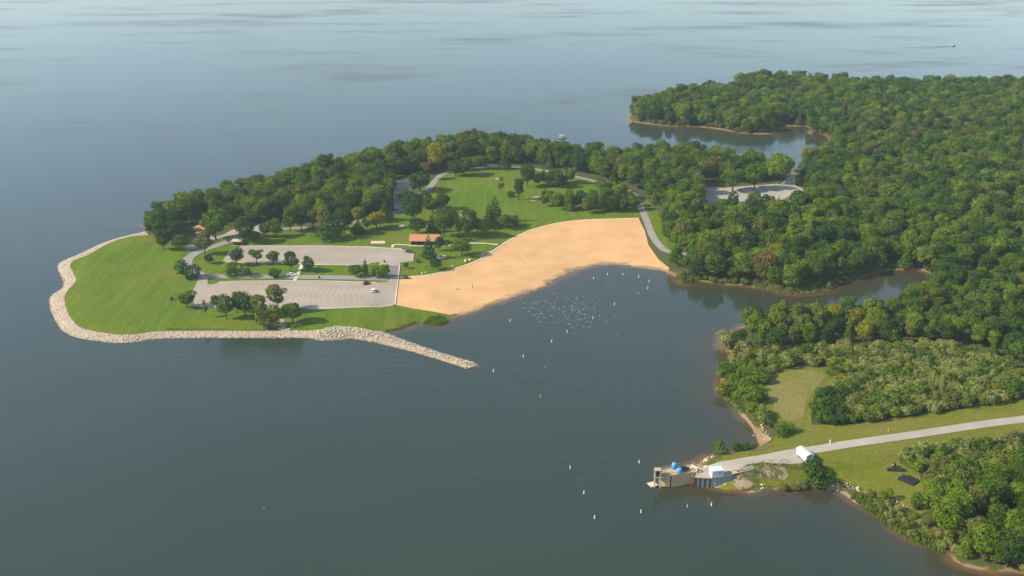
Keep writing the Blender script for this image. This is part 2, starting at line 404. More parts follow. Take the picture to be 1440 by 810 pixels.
def link(name, me, parent=None):
    o = bpy.data.objects.new(name, me); col.objects.link(o)
    if parent is not None: o.parent = parent
    return o
def empty(name, loc, rz=0.0, sc=(1, 1, 1)):
    o = bpy.data.objects.new(name, None); col.objects.link(o); o.location = loc; o.rotation_euler = (0, 0, rz); o.scale = sc
    o.empty_display_size = 0.2; return o

class MB:
    def __init__(s): s.v = []; s.f = []
    def add(s, vs_, fs_):
        n = len(s.v); s.v += [tuple(q) for q in vs_]; s.f += [tuple(i + n for i in f) for f in fs_]; return s
    def box(s, x0, x1, y0, y1, z0, z1, M=None):
        vs_ = [Vector((x, y, z)) for z in (z0, z1) for x, y in ((x0, y0), (x1, y0), (x1, y1), (x0, y1))]
        if M is not None: vs_ = [M @ q for q in vs_]
        return s.add(vs_, [(3, 2, 1, 0), (4, 5, 6, 7), (0, 1, 5, 4), (1, 2, 6, 5), (2, 3, 7, 6), (3, 0, 4, 7)])
    def cyl(s, p0, p1, r0, r1=None, n=10):
        r1 = r0 if r1 is None else r1; p0 = Vector(p0); p1 = Vector(p1); d = (p1 - p0).normalized()
        a = d.orthogonal().normalized(); b = d.cross(a); vs_ = []
        for p, r in ((p0, r0), (p1, r1)):
            vs_ += [p + (a * math.cos(6.28318 * i / n) + b * math.sin(6.28318 * i / n)) * r for i in range(n)]
        fs_ = [(i, (i + 1) % n, n + (i + 1) % n, n + i) for i in range(n)] + [tuple(range(n - 1, -1, -1)), tuple(range(n, 2 * n))]
        return s.add(vs_, fs_)
    def lathe(s, prof, n=12, c=(0, 0, 0)):
        vs_ = []; fs_ = []
        for r, z in prof: vs_ += [(c[0] + r * math.cos(6.28318 * i / n), c[1] + r * math.sin(6.28318 * i / n), c[2] + z) for i in range(n)]
        for k in range(len(prof) - 1):
            for i in range(n): fs_.append((k * n + i, k * n + (i + 1) % n, (k + 1) * n + (i + 1) % n, (k + 1) * n + i))
        fs_ += [tuple(range(n - 1, -1, -1)), tuple(range((len(prof) - 1) * n, len(prof) * n))]
        return s.add(vs_, fs_)
    def prism(s, pts, z0, z1):
        n = len(pts); vs_ = [(p[0], p[1], z0) for p in pts] + [(p[0], p[1], z1) for p in pts]
        area = sum(pts[i][0] * pts[(i + 1) % n][1] - pts[(i + 1) % n][0] * pts[i][1] for i in range(n))
        fs_ = [tuple(range(n - 1, -1, -1)), tuple(range(n, 2 * n))] + [(i, (i + 1) % n, n + (i + 1) % n, n + i) for i in range(n)]
        if area < 0: fs_ = [tuple(reversed(f)) for f in fs_]
        return s.add(vs_, fs_)
    def mesh(s, name, mat, smooth=False):
        me = bpy.data.meshes.new(name); me.from_pydata(s.v, [], s.f); me.materials.append(MATS[mat])
        if smooth:
            for p in me.polygons: p.use_smooth = True
        me.update(); return me
    def build(s, name, mat, parent=None, smooth=False): return link(name, s.mesh(name, mat, smooth), parent)

def dens(pts, step, closed=True):
    out = []; L = len(pts)
    for i in range(L if closed else L - 1):
        a = np.array(pts[i][:2], float); b = np.array(pts[(i + 1) % L][:2], float); n = max(1, int(np.linalg.norm(b - a) / step))
        out += [a + (b - a) * k / n for k in range(n)]
    if not closed: out.append(np.array(pts[-1][:2], float))
    return out
def px_poly(px, smooth=0, closed=True, z=None):
    if smooth: px = catmull(px, smooth, closed)
    return [tuple((P(u, v) if z is None else at_z(u, v, z))[:2]) for u, v in px]
def sheet(name, poly, mat, off, step=4.0, kind='structure', parent=None):
    b = dens(poly, step * 0.8); n = len(b)
    A = np.array(b); x0, y0 = A.min(0); x1, y1 = A.max(0)
    X, Y = np.meshgrid(np.arange(x0 + step / 2, x1, step), np.arange(y0 + step / 2, y1, step)); X = X.ravel(); Y = Y.ravel()
    ok = inside(X, Y, A)
    if ok.any():
        X, Y = X[ok], Y[ok]; ok = seg_dist(X, Y, A) > step * 0.35; X, Y = X[ok], Y[ok]
    else: X = Y = np.zeros(0)
    pts = [Vector((p[0], p[1])) for p in b] + [Vector((x, y)) for x, y in zip(X, Y)]
    vo, eo, fo, *_ = delaunay_2d_cdt(pts, [(i, (i + 1) % n) for i in range(n)], [], 1, 1e-4)
    Vv = [(p.x, p.y, H(p.x, p.y) + off) for p in vo]
    Ft = []
    for f in fo:
        f = list(f)
        a = (vo[f[1]] - vo[f[0]]).cross(vo[f[2]] - vo[f[0]])
        if a < 0: f.reverse()
        Ft.append(f)
    me = mesh_np(name, Vv, Ft, mat)
    attr(me, 'shore', DS(np.array([q[0] for q in Vv]), np.array([q[1] for q in Vv])))
    o = link(name, me, parent)
    if kind and parent is None: o['kind'] = kind
    return o
def strip_poly(pts, wd):
    pts = [Vector(p[:2]) for p in pts]; L, Rr = [], []
    for i, p in enumerate(pts):
        d = (pts[min(i + 1, len(pts) - 1)] - pts[max(i - 1, 0)]).normalized(); nrm = Vector((-d.y, d.x))
        L.append(tuple(p + nrm * wd / 2)); Rr.append(tuple(p - nrm * wd / 2))
    return L, Rr
def ribbon(name, pts, wd, mat, off, kind='structure', parent=None, step=3.0):
    pts = dens(pts, step, False); L, Rr = strip_poly(pts, wd); V = []; Fq = []
    for a, b in zip(L, Rr):
        for t in (0, 0.5, 1):
            x = a[0] + (b[0] - a[0]) * t; y = a[1] + (b[1] - a[1]) * t; V.append((x, y, H(x, y) + off))
    for i in range(len(L) - 1):
        for k in (0, 1): Fq.append((i * 3 + k, i * 3 + k + 1, i * 3 + k + 4, i * 3 + k + 3))
    me = mesh_np(name, V, Fq, mat); o = link(name, me, parent)
    if parent is None and kind: o['kind'] = kind
    return o
def kerb(poly_pts, parent, wd=0.35, h=0.13, mat='concrete', closed=False, name='kerb', off=0.0):
    pts = dens(poly_pts, 4.0, closed)
    if closed: pts.append(pts[0])
    L, Rr = strip_poly(pts, wd); V = []; Fq = []
    for a, b in zip(L, Rr):
        za = H(*a) + off; zb = H(*b) + off
        V += [(a[0], a[1], za - .1), (a[0], a[1], za + h), (b[0], b[1], zb + h), (b[0], b[1], zb - .1)]
    for i in range(len(L) - 1):
        for k in range(3): Fq.append((i * 4 + k, i * 4 + k + 1, i * 4 + k + 5, i * 4 + k + 4))
    return link(name, mesh_np(name, V, Fq, mat), parent)

# ------------------------------------------------------------------ ground, lake
ny, nx = XX.shape
idx = np.arange(nx * ny).reshape(ny, nx)
quads = np.stack([idx[:-1, :-1], idx[:-1, 1:], idx[1:, 1:], idx[1:, :-1]], -1).reshape(-1, 4)
def grid_mesh(name, Z, keep, mat):
    q = quads[keep]; used = np.unique(q); remap = np.full(nx * ny, -1); remap[used] = np.arange(len(used))
    V = np.stack([XX.ravel()[used], YY.ravel()[used], Z.ravel()[used]], -1)
    me = mesh_np(name, V, remap[q], mat, True); attr(me, 'shore', (Dn if mat != 'water' else np.where(rip_zone & (D < 0), Dn * 5 - 6, Dn)).ravel()[used]); return me
Dq = Dn.ravel()[quads]
terrain = link('terrain', grid_mesh('terrain', HH, Dq.max(1) > -9, 'terrain')); terrain['kind'] = 'structure'
wm = grid_mesh('lake', np.zeros_like(HH), Dq.min(1) < 5, 'water')
lake = link('lake', wm); lake['kind'] = 'structure'
# the lake beyond the surveyed rectangle, and the land beyond it to the right
bm = bmesh.new(); bm.from_mesh(wm); BIG = 5200.0
x0, x1, y0, y1 = gx[0], gx[-1], gy[0], gy[-1]
def bq(a, b, c, d): bm.faces.new([bm.verts.new((*q, 0)) for q in (a, b, c, d)])
bq((-BIG, -900), (BIG, -900), (BIG, y0), (-BIG, y0)); bq((-BIG, y1), (BIG, y1), (BIG, BIG * 1.5), (-BIG, BIG * 1.5))
bq((-BIG, y0), (x0, y0), (x0, y1), (-BIG, y1))
bq((x1, y0), (BIG, y0), (BIG, y1), (x1, y1))
lay = bm.verts.layers.float['shore']
bm.verts.ensure_lookup_table()
for v in bm.verts[-16:]: v[lay] = -60.0
bm.to_mesh(wm); bm.free()
ob = MB(); xr = x1; yc = [300, 500, 800, 1000, 1120]
ob.add([(xr - 3, y, 2.0) for y in yc] + [(1500, y, 6.0) for y in yc], [(i, i + 5, i + 6, i + 1) for i in range(4)])
o = ob.build('far_ground', 'terrain'); o['kind'] = 'structure'

# ------------------------------------------------------------------ lawns, beach, roads, lots
RIP_IN = [(209, 331), (190, 332), (171, 336), (151, 343.5), (125, 358), (100, 369.5), (103, 384), (107, 394), (99, 404.5), (91.5, 415), (92, 430), (99, 446), (109, 458), (125, 464.5),
   (151, 469), (174, 471), (190, 470.5), (205, 468), (228, 466), (300, 465.6), (360, 465.6), (411, 465.3), (440, 465), (453, 464), (461, 461), (478, 459.6), (500, 461), (520, 465.5), (536, 472)]
LAWN = RIP_IN + [(546, 468.5), (562, 462), (580, 455.5), (605, 452.5), (622, 454), (634, 446), (655, 438), (640, 436), (590, 428), (566, 412), (580, 394), (625, 388), (660, 378), (705, 355), (742, 331), (800, 317), (900, 312),
   (903, 295), (893, 282), (870, 264), (820, 250), (740, 236), (690, 234), (640, 238), (615, 246), (590, 270), (566, 294), (540, 305), (500, 313), (440, 322), (380, 325), (330, 329), (290, 334), (262, 332), (236, 334), (212, 330)]
sheet('lawn', px_poly(LAWN), 'lawn', 0.07, 4.0)
DAMG = [(985, 652), (1004, 642), (1066, 631), (1086, 621), (1093, 607), (1085, 590), (1074, 566), (1068, 545), (1080, 528), (1105, 517), (1171, 517), (1177, 533), (1152, 552), (1140, 572), (1142, 598), (1200, 597), (1262, 587),
   (1354, 576), (1440, 562), (1560, 542), (1560, 585), (1440, 608), (1385, 621), (1323, 629), (1264, 643), (1266, 652), (1292, 664), (1300, 690), (1312, 716), (1296, 724), (1283, 718), (1250, 701), (1220, 691), (1200, 683), (1172, 674),
   (1150, 672), (1130, 667), (1100, 670), (1070, 672), (1040, 674), (1015, 672), (1003, 668)]
sheet('dam_grass', px_poly(DAMG), 'dry_grass', 0.20, 3.0)
grass_mat('meadow', (0.130, 0.150, 0.012), (0.185, 0.175, 0.028), (0.260, 0.200, 0.075), 0.8)
sheet('dry_meadow', px_poly([(1080, 545), (1090, 529), (1112, 522), (1150, 522), (1160, 530), (1146, 548), (1133, 566), (1130, 586), (1112, 592), (1094, 586), (1084, 566)], 3), 'meadow', 0.25, 3.0)
beach = sheet('beach', px_poly(BEACH_PX), 'sand', 0.12, 4.0)
kerb(px_poly(catmull(BEACH_TOP, 3, False)), beach, 1.5, 0.16, 'pale_sand', name='beach_edging')
COVE = [(1085, 618), (1077, 623), (1069, 627), (1062, 612), (1055, 599), (1042, 586), (1031, 573), (1021, 563), (1027, 563), (1037, 572), (1048, 583.5), (1058, 596), (1067, 606), (1078, 612)]
sheet('sandy_shore', px_poly(COVE, 3), 'bank_sand', 0.12, 2.0)
SPIT = [(1001, 683), (1024, 690), (1053, 696), (1077, 691), (1098, 690), (1096, 680), (1075, 682), (1055, 686), (1040, 682), (1028, 680), (1014, 679)]
sheet('sandy_shore', px_poly(SPIT, 3), 'worn_soil', 0.10, 2.0)
RUBB = [(1112, 668), (1136, 664), (1137, 677), (1122, 681), (1108, 678)]
sheet('bare_bank', px_poly(RUBB, 3), 'worn_soil', 0.13, 2.0)
sheet('worn_ground', px_poly([(1030, 668), (1045, 660), (1068, 655), (1092, 655), (1110, 658), (1105, 666), (1080, 668), (1055, 674), (1040, 674)], 3), 'worn_soil', 0.27, 2.0)
TOE = [(1139, 683), (1160, 678), (1180, 688), (1200, 700), (1222, 716), (1230, 726), (1222, 722), (1198, 708), (1180, 696), (1162, 690), (1146, 688)]
sheet('sandy_shore', px_poly(TOE, 3), 'bank_sand', 0.09, 2.0)
# bare worn soil patches in the lawn
for px in ([(677, 366), (690, 360), (697, 354), (688, 353), (676, 358)], [(750, 283), (757, 280), (757, 276), (749, 277), (744, 281)], [(697, 253), (703, 252), (702, 250), (697, 250.5)]):
    sheet('bare_soil', px_poly(px, 3), 'bank_sand', 0.10, 2.0)

PARK_ROAD = [(262, 350), (278, 343), (300, 336), (330, 328), (365, 324), (410, 321.5), (450, 319), (500, 312), (540, 304), (566, 295), (588, 284), (601, 269), (614, 252), (626, 243.5), (650, 238.5),
   (690, 235), (740, 236.5), (780, 243), (820, 251), (868, 264), (890, 273), (899, 286), (907, 305), (918, 332), (932, 350), (948, 356), (965, 358)]
LOOP_ROAD = [(335, 333.5), (318, 341), (300, 347), (282, 353), (268, 361), (263, 370), (270, 379), (285, 388), (305, 389), (350, 389.3), (400, 389.8), (450, 390), (500, 391), (548, 393)]
def road(name, px, wd, mat='road_paving', off=0.16):
    pts = px_poly(catmull(px, 5, False)); r = ribbon(name, pts, wd, mat, off)
    return r, pts
park_road, park_w = road('park_road', PARK_ROAD, 4.2)
loop_road, loop_w = road('loop_road', LOOP_ROAD, 5.6, off=0.18)
dam_road, damroad_w = road('dam_road', DAM_ROAD, 5.0, 'gravel', 0.30)
sheet('gravel_apron', px_poly([(960, 664), (985, 660), (1000, 655), (1040, 646.5), (1077, 639.5), (1107, 635), (1121, 633.5), (1121, 643), (1133, 652), (1112, 653.5), (1090, 653), (1068, 651), (1050, 655), (1035, 664), (1020, 669), (1004, 671), (985, 668), (970, 668)]), 'gravel', 0.34, 3.0)

L1 = [(281, 386), (293, 390), (292, 400), (298, 401), (307, 397.5), (340, 396), (400, 395.5), (470, 396.3), (530, 398), (545, 397), (549, 390), (560, 388.5), (555.5, 428), (545, 431), (533, 432), (478, 432.8), (433, 434.5), (380, 433.5), (329, 432), (298, 433.5), (274, 431.5), (270, 411), (276, 400), (279, 390)]
l1 = px_poly(L1); lot1 = sheet('parking_lot', l1, 'lot_paving', 0.22, 4.0)
L2 = [(339, 346.7), (400, 346.7), (440, 346.3), (518, 347.8), (566, 351), (581, 357), (580, 367.8), (563, 368.4), (561.5, 374), (547, 374), (546, 373.3), (533, 373.3), (534, 369), (520, 371), (489, 372.6), (451, 372), (400, 370), (342, 369), (313, 368), (323, 352), (336, 352)]
lot2 = sheet('parking_lot', px_poly(L2), 'lot_paving', 0.24, 4.0)
sheet('asphalt_lane', px_poly([(547.5, 374), (561.5, 374), (559.8, 388.5), (549, 390), (545, 397), (544.5, 389)]), 'asphalt_lane', 0.26, 3.0)
kerb(px_poly([(562.5, 373), (561.5, 380), (560.5, 390), (556, 428), (549, 430.6), (533, 432.5), (478, 433.3), (433, 435)]), lot1, 0.6, 0.32)
kerb(px_poly([(307, 397), (340, 395.6), (400, 395), (470, 395.8), (530, 397.5)]), lot1, 0.45, 0.32)
kerb(px_poly([(336, 352), (339, 346.4), (400, 346.3), (440, 346), (518, 347.4), (566, 350.6), (581.5, 357), (580.5, 368.2), (563, 368.8)]), lot2, 0.45, 0.34)
kerb(px_poly([(313, 368.4), (342, 369.5), (400, 370.4), (451, 372.4), (489, 373), (520, 371.4)]), lot2, 0.45, 0.34)
# angled stall lines of the near lot
sheet('plaza', px_poly([(261, 353), (264, 345), (272, 338), (285, 333), (297, 331), (301, 336), (287, 344), (274, 351)]), 'lot_paving', 0.20, 3.0)
sheet('roadside_lot', px_poly([(312, 332), (325, 324), (345, 318.5), (362, 316.5), (385, 318), (402, 321), (370, 326), (335, 331.5)]), 'lot_paving', 0.20, 3.0)
sheet('verge', px_poly([(897, 277), (909, 279), (930, 303), (945, 333), (956, 354), (936, 353), (919, 334), (906, 306)]), 'lawn', 0.07, 3.0)
def stall_rows():
    V, Fq = [], []
    def line(a, b, wd=0.17):
        a = Vector(a); b = Vector(b); d = (b - a).normalized(); n = Vector((-d.y, d.x)) * wd / 2; k = len(V)
        for q in (a + n, b + n, b - n, a - n): V.append((q.x, q.y, H(q.x, q.y) + 0.245))
        Fq.append((k + 3, k + 2, k + 1, k))
    for (u0, u1, va0, va1, vb0, vb1, lean) in ((312, 512, 397.4, 400.2, 398.9, 401.5, 0.5), (392, 526, 404.2, 410, 405.8, 410.8, 1.6), (388, 530, 410.4, 416, 411.2, 416, 1.4), (392, 532, 420.3, 427, 421.3, 427.5, 0.8)):
        a0, a1 = P(u0, va0), P(u1, vb0); b0, b1 = P(u0 - lean * 2, va1), P(u1 - lean * 2, vb1)
        n = int((a1 - a0).length / 2.75)
        for i in range(n + 1): line(a0.lerp(a1, i / n)[:2], b0.lerp(b1, i / n)[:2])
    o = link('stall_lines', mesh_np('stall_lines', V, Fq, 'paint'), lot1); o['kind'] = 'stuff'
stall_rows()
sheet('sand_lot', px_poly([(553, 255), (566, 251), (584, 246), (582, 258), (577, 271), (568, 283), (563, 294), (554, 294)]), 'gravel', 0.14, 3.0)
CLEAR_LOT = [(988, 263), (1018, 264.5), (1060, 261), (1100, 258), (1109, 248), (1119, 248), (1118, 261), (1129, 265), (1129, 284), (1092, 287), (1050, 296), (1020, 303), (1000, 308), (985, 308)]
sheet('forest_lot', px_poly(CLEAR_LOT), 'gravel', 0.14, 4.0)
def path(px, wd, mat='concrete', off=0.20):
    return ribbon('footpath', px_poly(catmull(px, 4, False)), wd, mat, off)
path([(552, 348.5), (554.5, 344.3), (575, 345), (616, 346.5), (650, 343), (680, 342.5), (702, 345)], 1.5)
path([(425, 371.5), (421, 382), (414, 395.5)], 1.9, off=0.27)
ribbon('footpath', [at_z(u, v, 4.5)[:2] for u, v in ((1004, 669), (1030, 664.5), (1060, 657.5))], 2.0, 'road_paving', 0.40)
path([(396, 449), (398, 457), (399, 465.5)], 2.2, 'lot_paving')
path([(392, 462.5), (399, 464), (408, 463.5)], 2.0, 'lot_paving', off=0.22)
sheet('sand_court', px_poly([(522, 339.2), (541, 339), (542, 342.6), (521, 342.8)]), 'pale_sand', 0.16, 2.0)
sheet('concrete_pad', px_poly([(561, 317), (568, 316.5), (569, 319.5), (561, 320)]), 'concrete', 0.16, 2.0)
sheet('patio', px_poly([(639, 305), (656, 299), (662, 303), (650, 312), (640, 311)]), 'lot_paving', 0.14, 2.5)

# ------------------------------------------------------------------ rocks
def rock_base(k):
    r = np.random.default_rng(100 + k); b = bmesh.new(); bmesh.ops.create_icosphere(b, subdivisions=1, radius=1.0)
    sc = r.uniform(0.75, 1.2, 3); sc[2] *= 0.75
    V = np.array([v.co[:] for v in b.verts]) * sc * r.uniform(0.78, 1.15, (len(b.verts), 1)); Fq = np.array([[v.index for v in f.verts] for f in b.faces]); b.free(); return V, Fq
ROCKS = [rock_base(k) for k in range(6)]
def rock_mesh(name, pts, sizes, sink=0.25):
    Vs, Fs, T = [], [], []; n = 0
    for (x, y, z), s in zip(pts, sizes):
        V, Fq = ROCKS[rng.integers(6)]
        a = rng.uniform(0, 6.28); c, q = math.cos(a), math.sin(a); W = V.copy()
        W[:, 0], W[:, 1] = V[:, 0] * c - V[:, 1] * q, V[:, 0] * q + V[:, 1] * c
        W = W * s * 0.5 + (x, y, z + s * (0.5 - sink) * 0.6)
        Vs.append(W); Fs.append(Fq + n); T.append(np.full(len(V), rng.uniform())); n += len(V)
    me = mesh_np(name, np.concatenate(Vs), np.concatenate(Fs), 'stone'); attr(me, 'tone', np.concatenate(T)); return me
def scatter(poly, per, seed=0):
    r = np.random.default_rng(seed); A = np.array(poly); x0, y0 = A.min(0); x1, y1 = A.max(0)
    n = int((x1 - x0) * (y1 - y0) / per); X = r.uniform(x0, x1, n); Y = r.uniform(y0, y1, n); ok = inside(X, Y, A); return X[ok], Y[ok]
# stone apron round the park head: between shoreline and lawn
rip_out = [(203, 325.5), (174, 332), (148, 340), (138, 344), (112, 356.5), (88, 366.5), (80.5, 373), (82, 381), (87, 391), (88.5, 400), (85, 406), (74, 413), (69, 421), (71, 436), (78, 451.5), (87, 465), (101, 473), (127, 479), (156, 482.5), (187, 482.5), (205, 479), (221, 477), (267, 476), (300, 476), (350, 476), (400, 476), (438, 476.3)]
rip_poly = [tuple(P(u, v)[:2]) for u, v in catmull(RIP_IN[:23], 3, False)] + [at_z(u, v)[:2] for u, v in reversed(rip_out)]
sheet('riprap_bank', rip_poly, 'stone_base', 0.10, 2.5)
X, Y = scatter(rip_poly, 0.34, 5); S = rng.gamma(6, 0.078, len(X)).clip(0.22, 1.0)
o = link('riprap_stones', rock_mesh('riprap_stones', [(x, y, H(x, y)) for x, y in zip(X, Y)], S)); o['kind'] = 'stuff'; o['label'] = 'pale riprap stones lining the shore of the park head'
# breakwater
BW_TOP = [(440, 465), (453, 463.5), (461, 460.8), (478, 459.2), (500, 460.6), (520, 465), (545, 468.5), (590, 486.3), (640, 502.4), (668, 510.4), (674, 516)]
BW_BOT = [(656, 519), (620, 506.8), (580, 494.8), (540, 484.8), (500, 477.5), (470, 479), (445, 479), (438, 476.3)]
bw_poly = [tuple(P(u, v)[:2]) for u, v in BW_TOP] + [at_z(u, v)[:2] for u, v in BW_BOT]
p0 = P(560, 480); bw = empty('breakwater', (p0.x, p0.y, 0)); tag(bw, 'long pale stone breakwater reaching from the park head into the lake', 'breakwater')
inv = Matrix.Translation((-p0.x, -p0.y, 0))
o = sheet('mound', bw_poly, 'stone_base', 0.2, 2.0, None, bw); o.matrix_parent_inverse = inv
X, Y = scatter(bw_poly, 0.25, 6); S = rng.gamma(6, 0.080, len(X)).clip(0.25, 1.0)
hb = seg_dist(X, Y, bw_poly); Zb = np.array([H(x, y) for x, y in zip(X, Y)]) + 0.12 + 0.2 * np.clip(hb / 3.5, 0, 1)
o = link('stones', rock_mesh('stones', list(zip(X, Y, Zb)), S), bw); o.matrix_parent_inverse = inv; o['kind'] = 'stuff'
# rubble on the dam toe and broken slabs by the pump station
for px, per in (([(1170, 672), (1181, 672), (1198, 681), (1218, 690), (1217, 698), (1200, 691), (1183, 683)], 0.6), ([(1250, 701), (1262, 704), (1283, 716), (1281, 722), (1266, 716), (1250, 707)], 0.8), ([(1062, 682), (1090, 676), (1098, 681), (1094, 687), (1075, 686)], 0.9),
                ([(983, 649), (990, 642), (1003, 640), (1002, 645), (992, 651)], 1.2), ([(1065, 596), (1072, 592), (1078, 605), (1085, 612), (1080, 614)], 1.1), ([(1060, 672), (1085, 664), (1100, 662), (1098, 668), (1075, 676)], 2.2)):
    pl = px_poly(px); X, Y = scatter(pl, per, 8); S = rng.gamma(5, 0.105, len(X)).clip(0.25, 1.2)
    o = link('bank_rubble', rock_mesh('bank_rubble', [(x, y, H(x, y) + .05) for x, y in zip(X, Y)], S)); o['kind'] = 'stuff'
# landscape boulders between lawn and beach
BOULD = [(594, 385, 'weathered boulder on the grass edge nearest the parking lane', 1.6), (599, 383.5, 'pale boulder beside the beach edging below the round tree', 1.3), (632, 377, 'flat boulder on the grass below the shaded picnic pad', 1.7), (637, 374.5, 'pale boulder at the beach edge halfway along the grass', 1.5),
         (655, 368, 'large tan boulder by the beach edging under the spreading tree', 2.6), (661, 366.5, 'tan boulder behind the beach edging, right of the largest one', 2.0), (679, 357.5, 'reddish boulder in the bare soil above the beach', 2.2), (699, 345, 'tan boulder where the concrete path meets the beach', 2.2)]
for i, (u, v, lab, s) in enumerate(BOULD):
    p = P(u, v); me = rock_mesh('boulder', [(0, 0, 0)], [s], 0.2)
    me.materials.clear(); me.materials.append(MATS['sandstone']); o = link('boulder', me); o.location = p; tag(o, lab, 'boulder', 'boulders above the beach')

# ------------------------------------------------------------------ vegetation prototypes
def crown_arrays(seed, Wd, Ht, base, n, leaf, shape='round', nb=9):
    r = np.random.default_rng(seed); ch = Ht - base; Bc, Br = [], []
    if shape == 'round':
        Bc.append((0, 0, base + ch * .5)); Br.append((Wd * .36, Wd * .36, ch * .42))
        for k in range(nb):
            a = 6.283 * k / nb * 1.6 + r.uniform(-.5, .5); zz = r.uniform(-.75, .85); rad = math.sqrt(max(0.05, 1 - zz * zz)) * r.uniform(.55, .8)
            q = r.uniform(.13, .25) * Wd
            Bc.append((math.cos(a) * rad * Wd * .42, math.sin(a) * rad * Wd * .42, base + ch * (.5 + .36 * zz))); Br.append((q, q, q * r.uniform(.7, .95)))
    elif shape == 'cone':
        for k in range(8):
            t = k / 7; q = Wd * .5 * (1 - t * .88) * r.uniform(.85, 1.1)
            Bc.append((r.uniform(-.2, .2), r.uniform(-.2, .2), base + ch * (.08 + .86 * t))); Br.append((q, q, ch * .11))
    elif shape == 'vase':
        for k in range(nb):
            a = 6.283 * k / nb * 1.7; t = r.uniform(.15, 1); rad = t * Wd * .38 * r.uniform(.4, 1); q = r.uniform(.15, .26) * Wd
            Bc.append((math.cos(a) * rad, math.sin(a) * rad, base + ch * (.15 + .72 * t))); Br.append((q, q, q * 1.05))
    elif shape == 'bush':
        for k in range(nb):
            a = 6.283 * k / nb * 1.6; rad = r.uniform(0, .36) * Wd; q = r.uniform(.18, .30) * Wd
            Bc.append((math.cos(a) * rad, math.sin(a) * rad, base + ch * r.uniform(.25, .66))); Br.append((q, q, ch * r.uniform(.28, .42)))
    Bc = np.array(Bc); Br = np.array(Br)
    wgt = Br[:, 0] ** 2; wgt = wgt / wgt.sum(); m = n * 3
    bi = r.choice(len(Bc), m, p=wgt); dr = r.normal(size=(m, 3)); dr /= np.linalg.norm(dr, axis=1, keepdims=True)
    pos = Bc[bi] + dr * Br[bi] * r.uniform(.72, 1.08, (m, 1)); keep = np.ones(m, bool)
    for c, q in zip(Bc, Br):
        keep &= (((pos - c) / q) ** 2).sum(1) > 0.42
    keep &= pos[:, 2] > base * .8
    # ragged outline: thin out at random patches
    pn = np.sin(pos[:, 0] * 1.7 + seed) * np.sin(pos[:, 1] * 1.9 + seed * 2) * np.sin(pos[:, 2] * 1.6 + seed)
    keep &= pn > -0.55
    pos, dr = pos[keep][:n], dr[keep][:n]; k = len(pos)
    nr = dr + r.normal(size=(k, 3)) * .55 + (0, 0, .25); nr /= np.linalg.norm(nr, axis=1, keepdims=True)
    t = np.cross(nr, r.normal(size=(k, 3))); t /= np.linalg.norm(t, axis=1, keepdims=True); b = np.cross(nr, t)
    s = (leaf * r.uniform(.55, 1.25, (k, 1))) * .5; s2 = s * r.uniform(.6, 1.0, (k, 1))
    V = np.stack([pos - t * s - b * s2 * .4, pos + t * s * .3 - b * s2, pos + t * s + b * s2 * .4, pos - t * s * .3 + b * s2], 1).reshape(-1, 3)
    Fq = np.arange(4 * k).reshape(k, 4); T = np.repeat(np.clip(r.normal(.5, .22, k), 0, 1), 4)
    return V, Fq, T
def trunk_arrays(seed, Ht, base, Wd, r0):
    r = random.Random(seed); mb = MB(); top = base + (Ht - base) * .55
    mid = Vector((r.uniform(-.2, .2), r.uniform(-.2, .2), base))
    mb.cyl((0, 0, -.4), mid, r0 * 1.25, r0 * .85, 7); mb.cyl(mid, (mid.x * 1.5, mid.y * 1.5, top), r0 * .85, r0 * .3, 7)
    for k in range(5):
        a = k * 1.257 + r.uniform(-.4, .4); z0 = base * .8 + (top - base) * .12 * k; L = Wd * r.uniform(.22, .34)
        st = Vector((mid.x, mid.y, z0)); mb.cyl(st, st + Vector((math.cos(a) * L, math.sin(a) * L, L * r.uniform(.5, 1.0))), r0 * .42, r0 * .12, 5)
    return mb
PROTO = {}
def proto(key, seed, Wd, Ht, base, n, leaf, shape, nb, r0):
    V, Fq, T = crown_arrays(seed, Wd, Ht, base, n, leaf, shape, nb)
    cm = mesh_np('crown', V, Fq, 'leaf_mid'); attr(cm, 'tone', T)
    tm = trunk_arrays(seed, Ht, base, Wd, r0).mesh('trunk', 'bark')
    PROTO[key] = dict(crown=cm, trunk=tm, W=Wd, H=Ht, V=V, F=Fq, T=T)
for k in range(5): proto('round%d' % k, 20 + k, 9.0, 11.5 + (k % 3), 2.2, 2700, .56, 'round', 12 + k, .26)
for k in range(2): proto('vase%d' % k, 40 + k, 8.5, 13.0, 2.6, 2000, .62, 'vase', 13, .24)
for k in range(2): proto('cone%d' % k, 50 + k, 6.5, 13.0, 1.2, 1200, .62, 'cone', 8, .2)
for k in range(3): proto('bush%d' % k, 60 + k, 5.0, 3.6, 0.05, 900, .42, 'bush', 8, .08)
proto('young0', 70, 4.5, 7.0, 1.6, 420, .55, 'vase', 7, .1)
for k in range(2): proto('wild%d' % k, 80 + k, 10.0, 13.5, 1.0, 3000, .58, 'round', 17, .28)

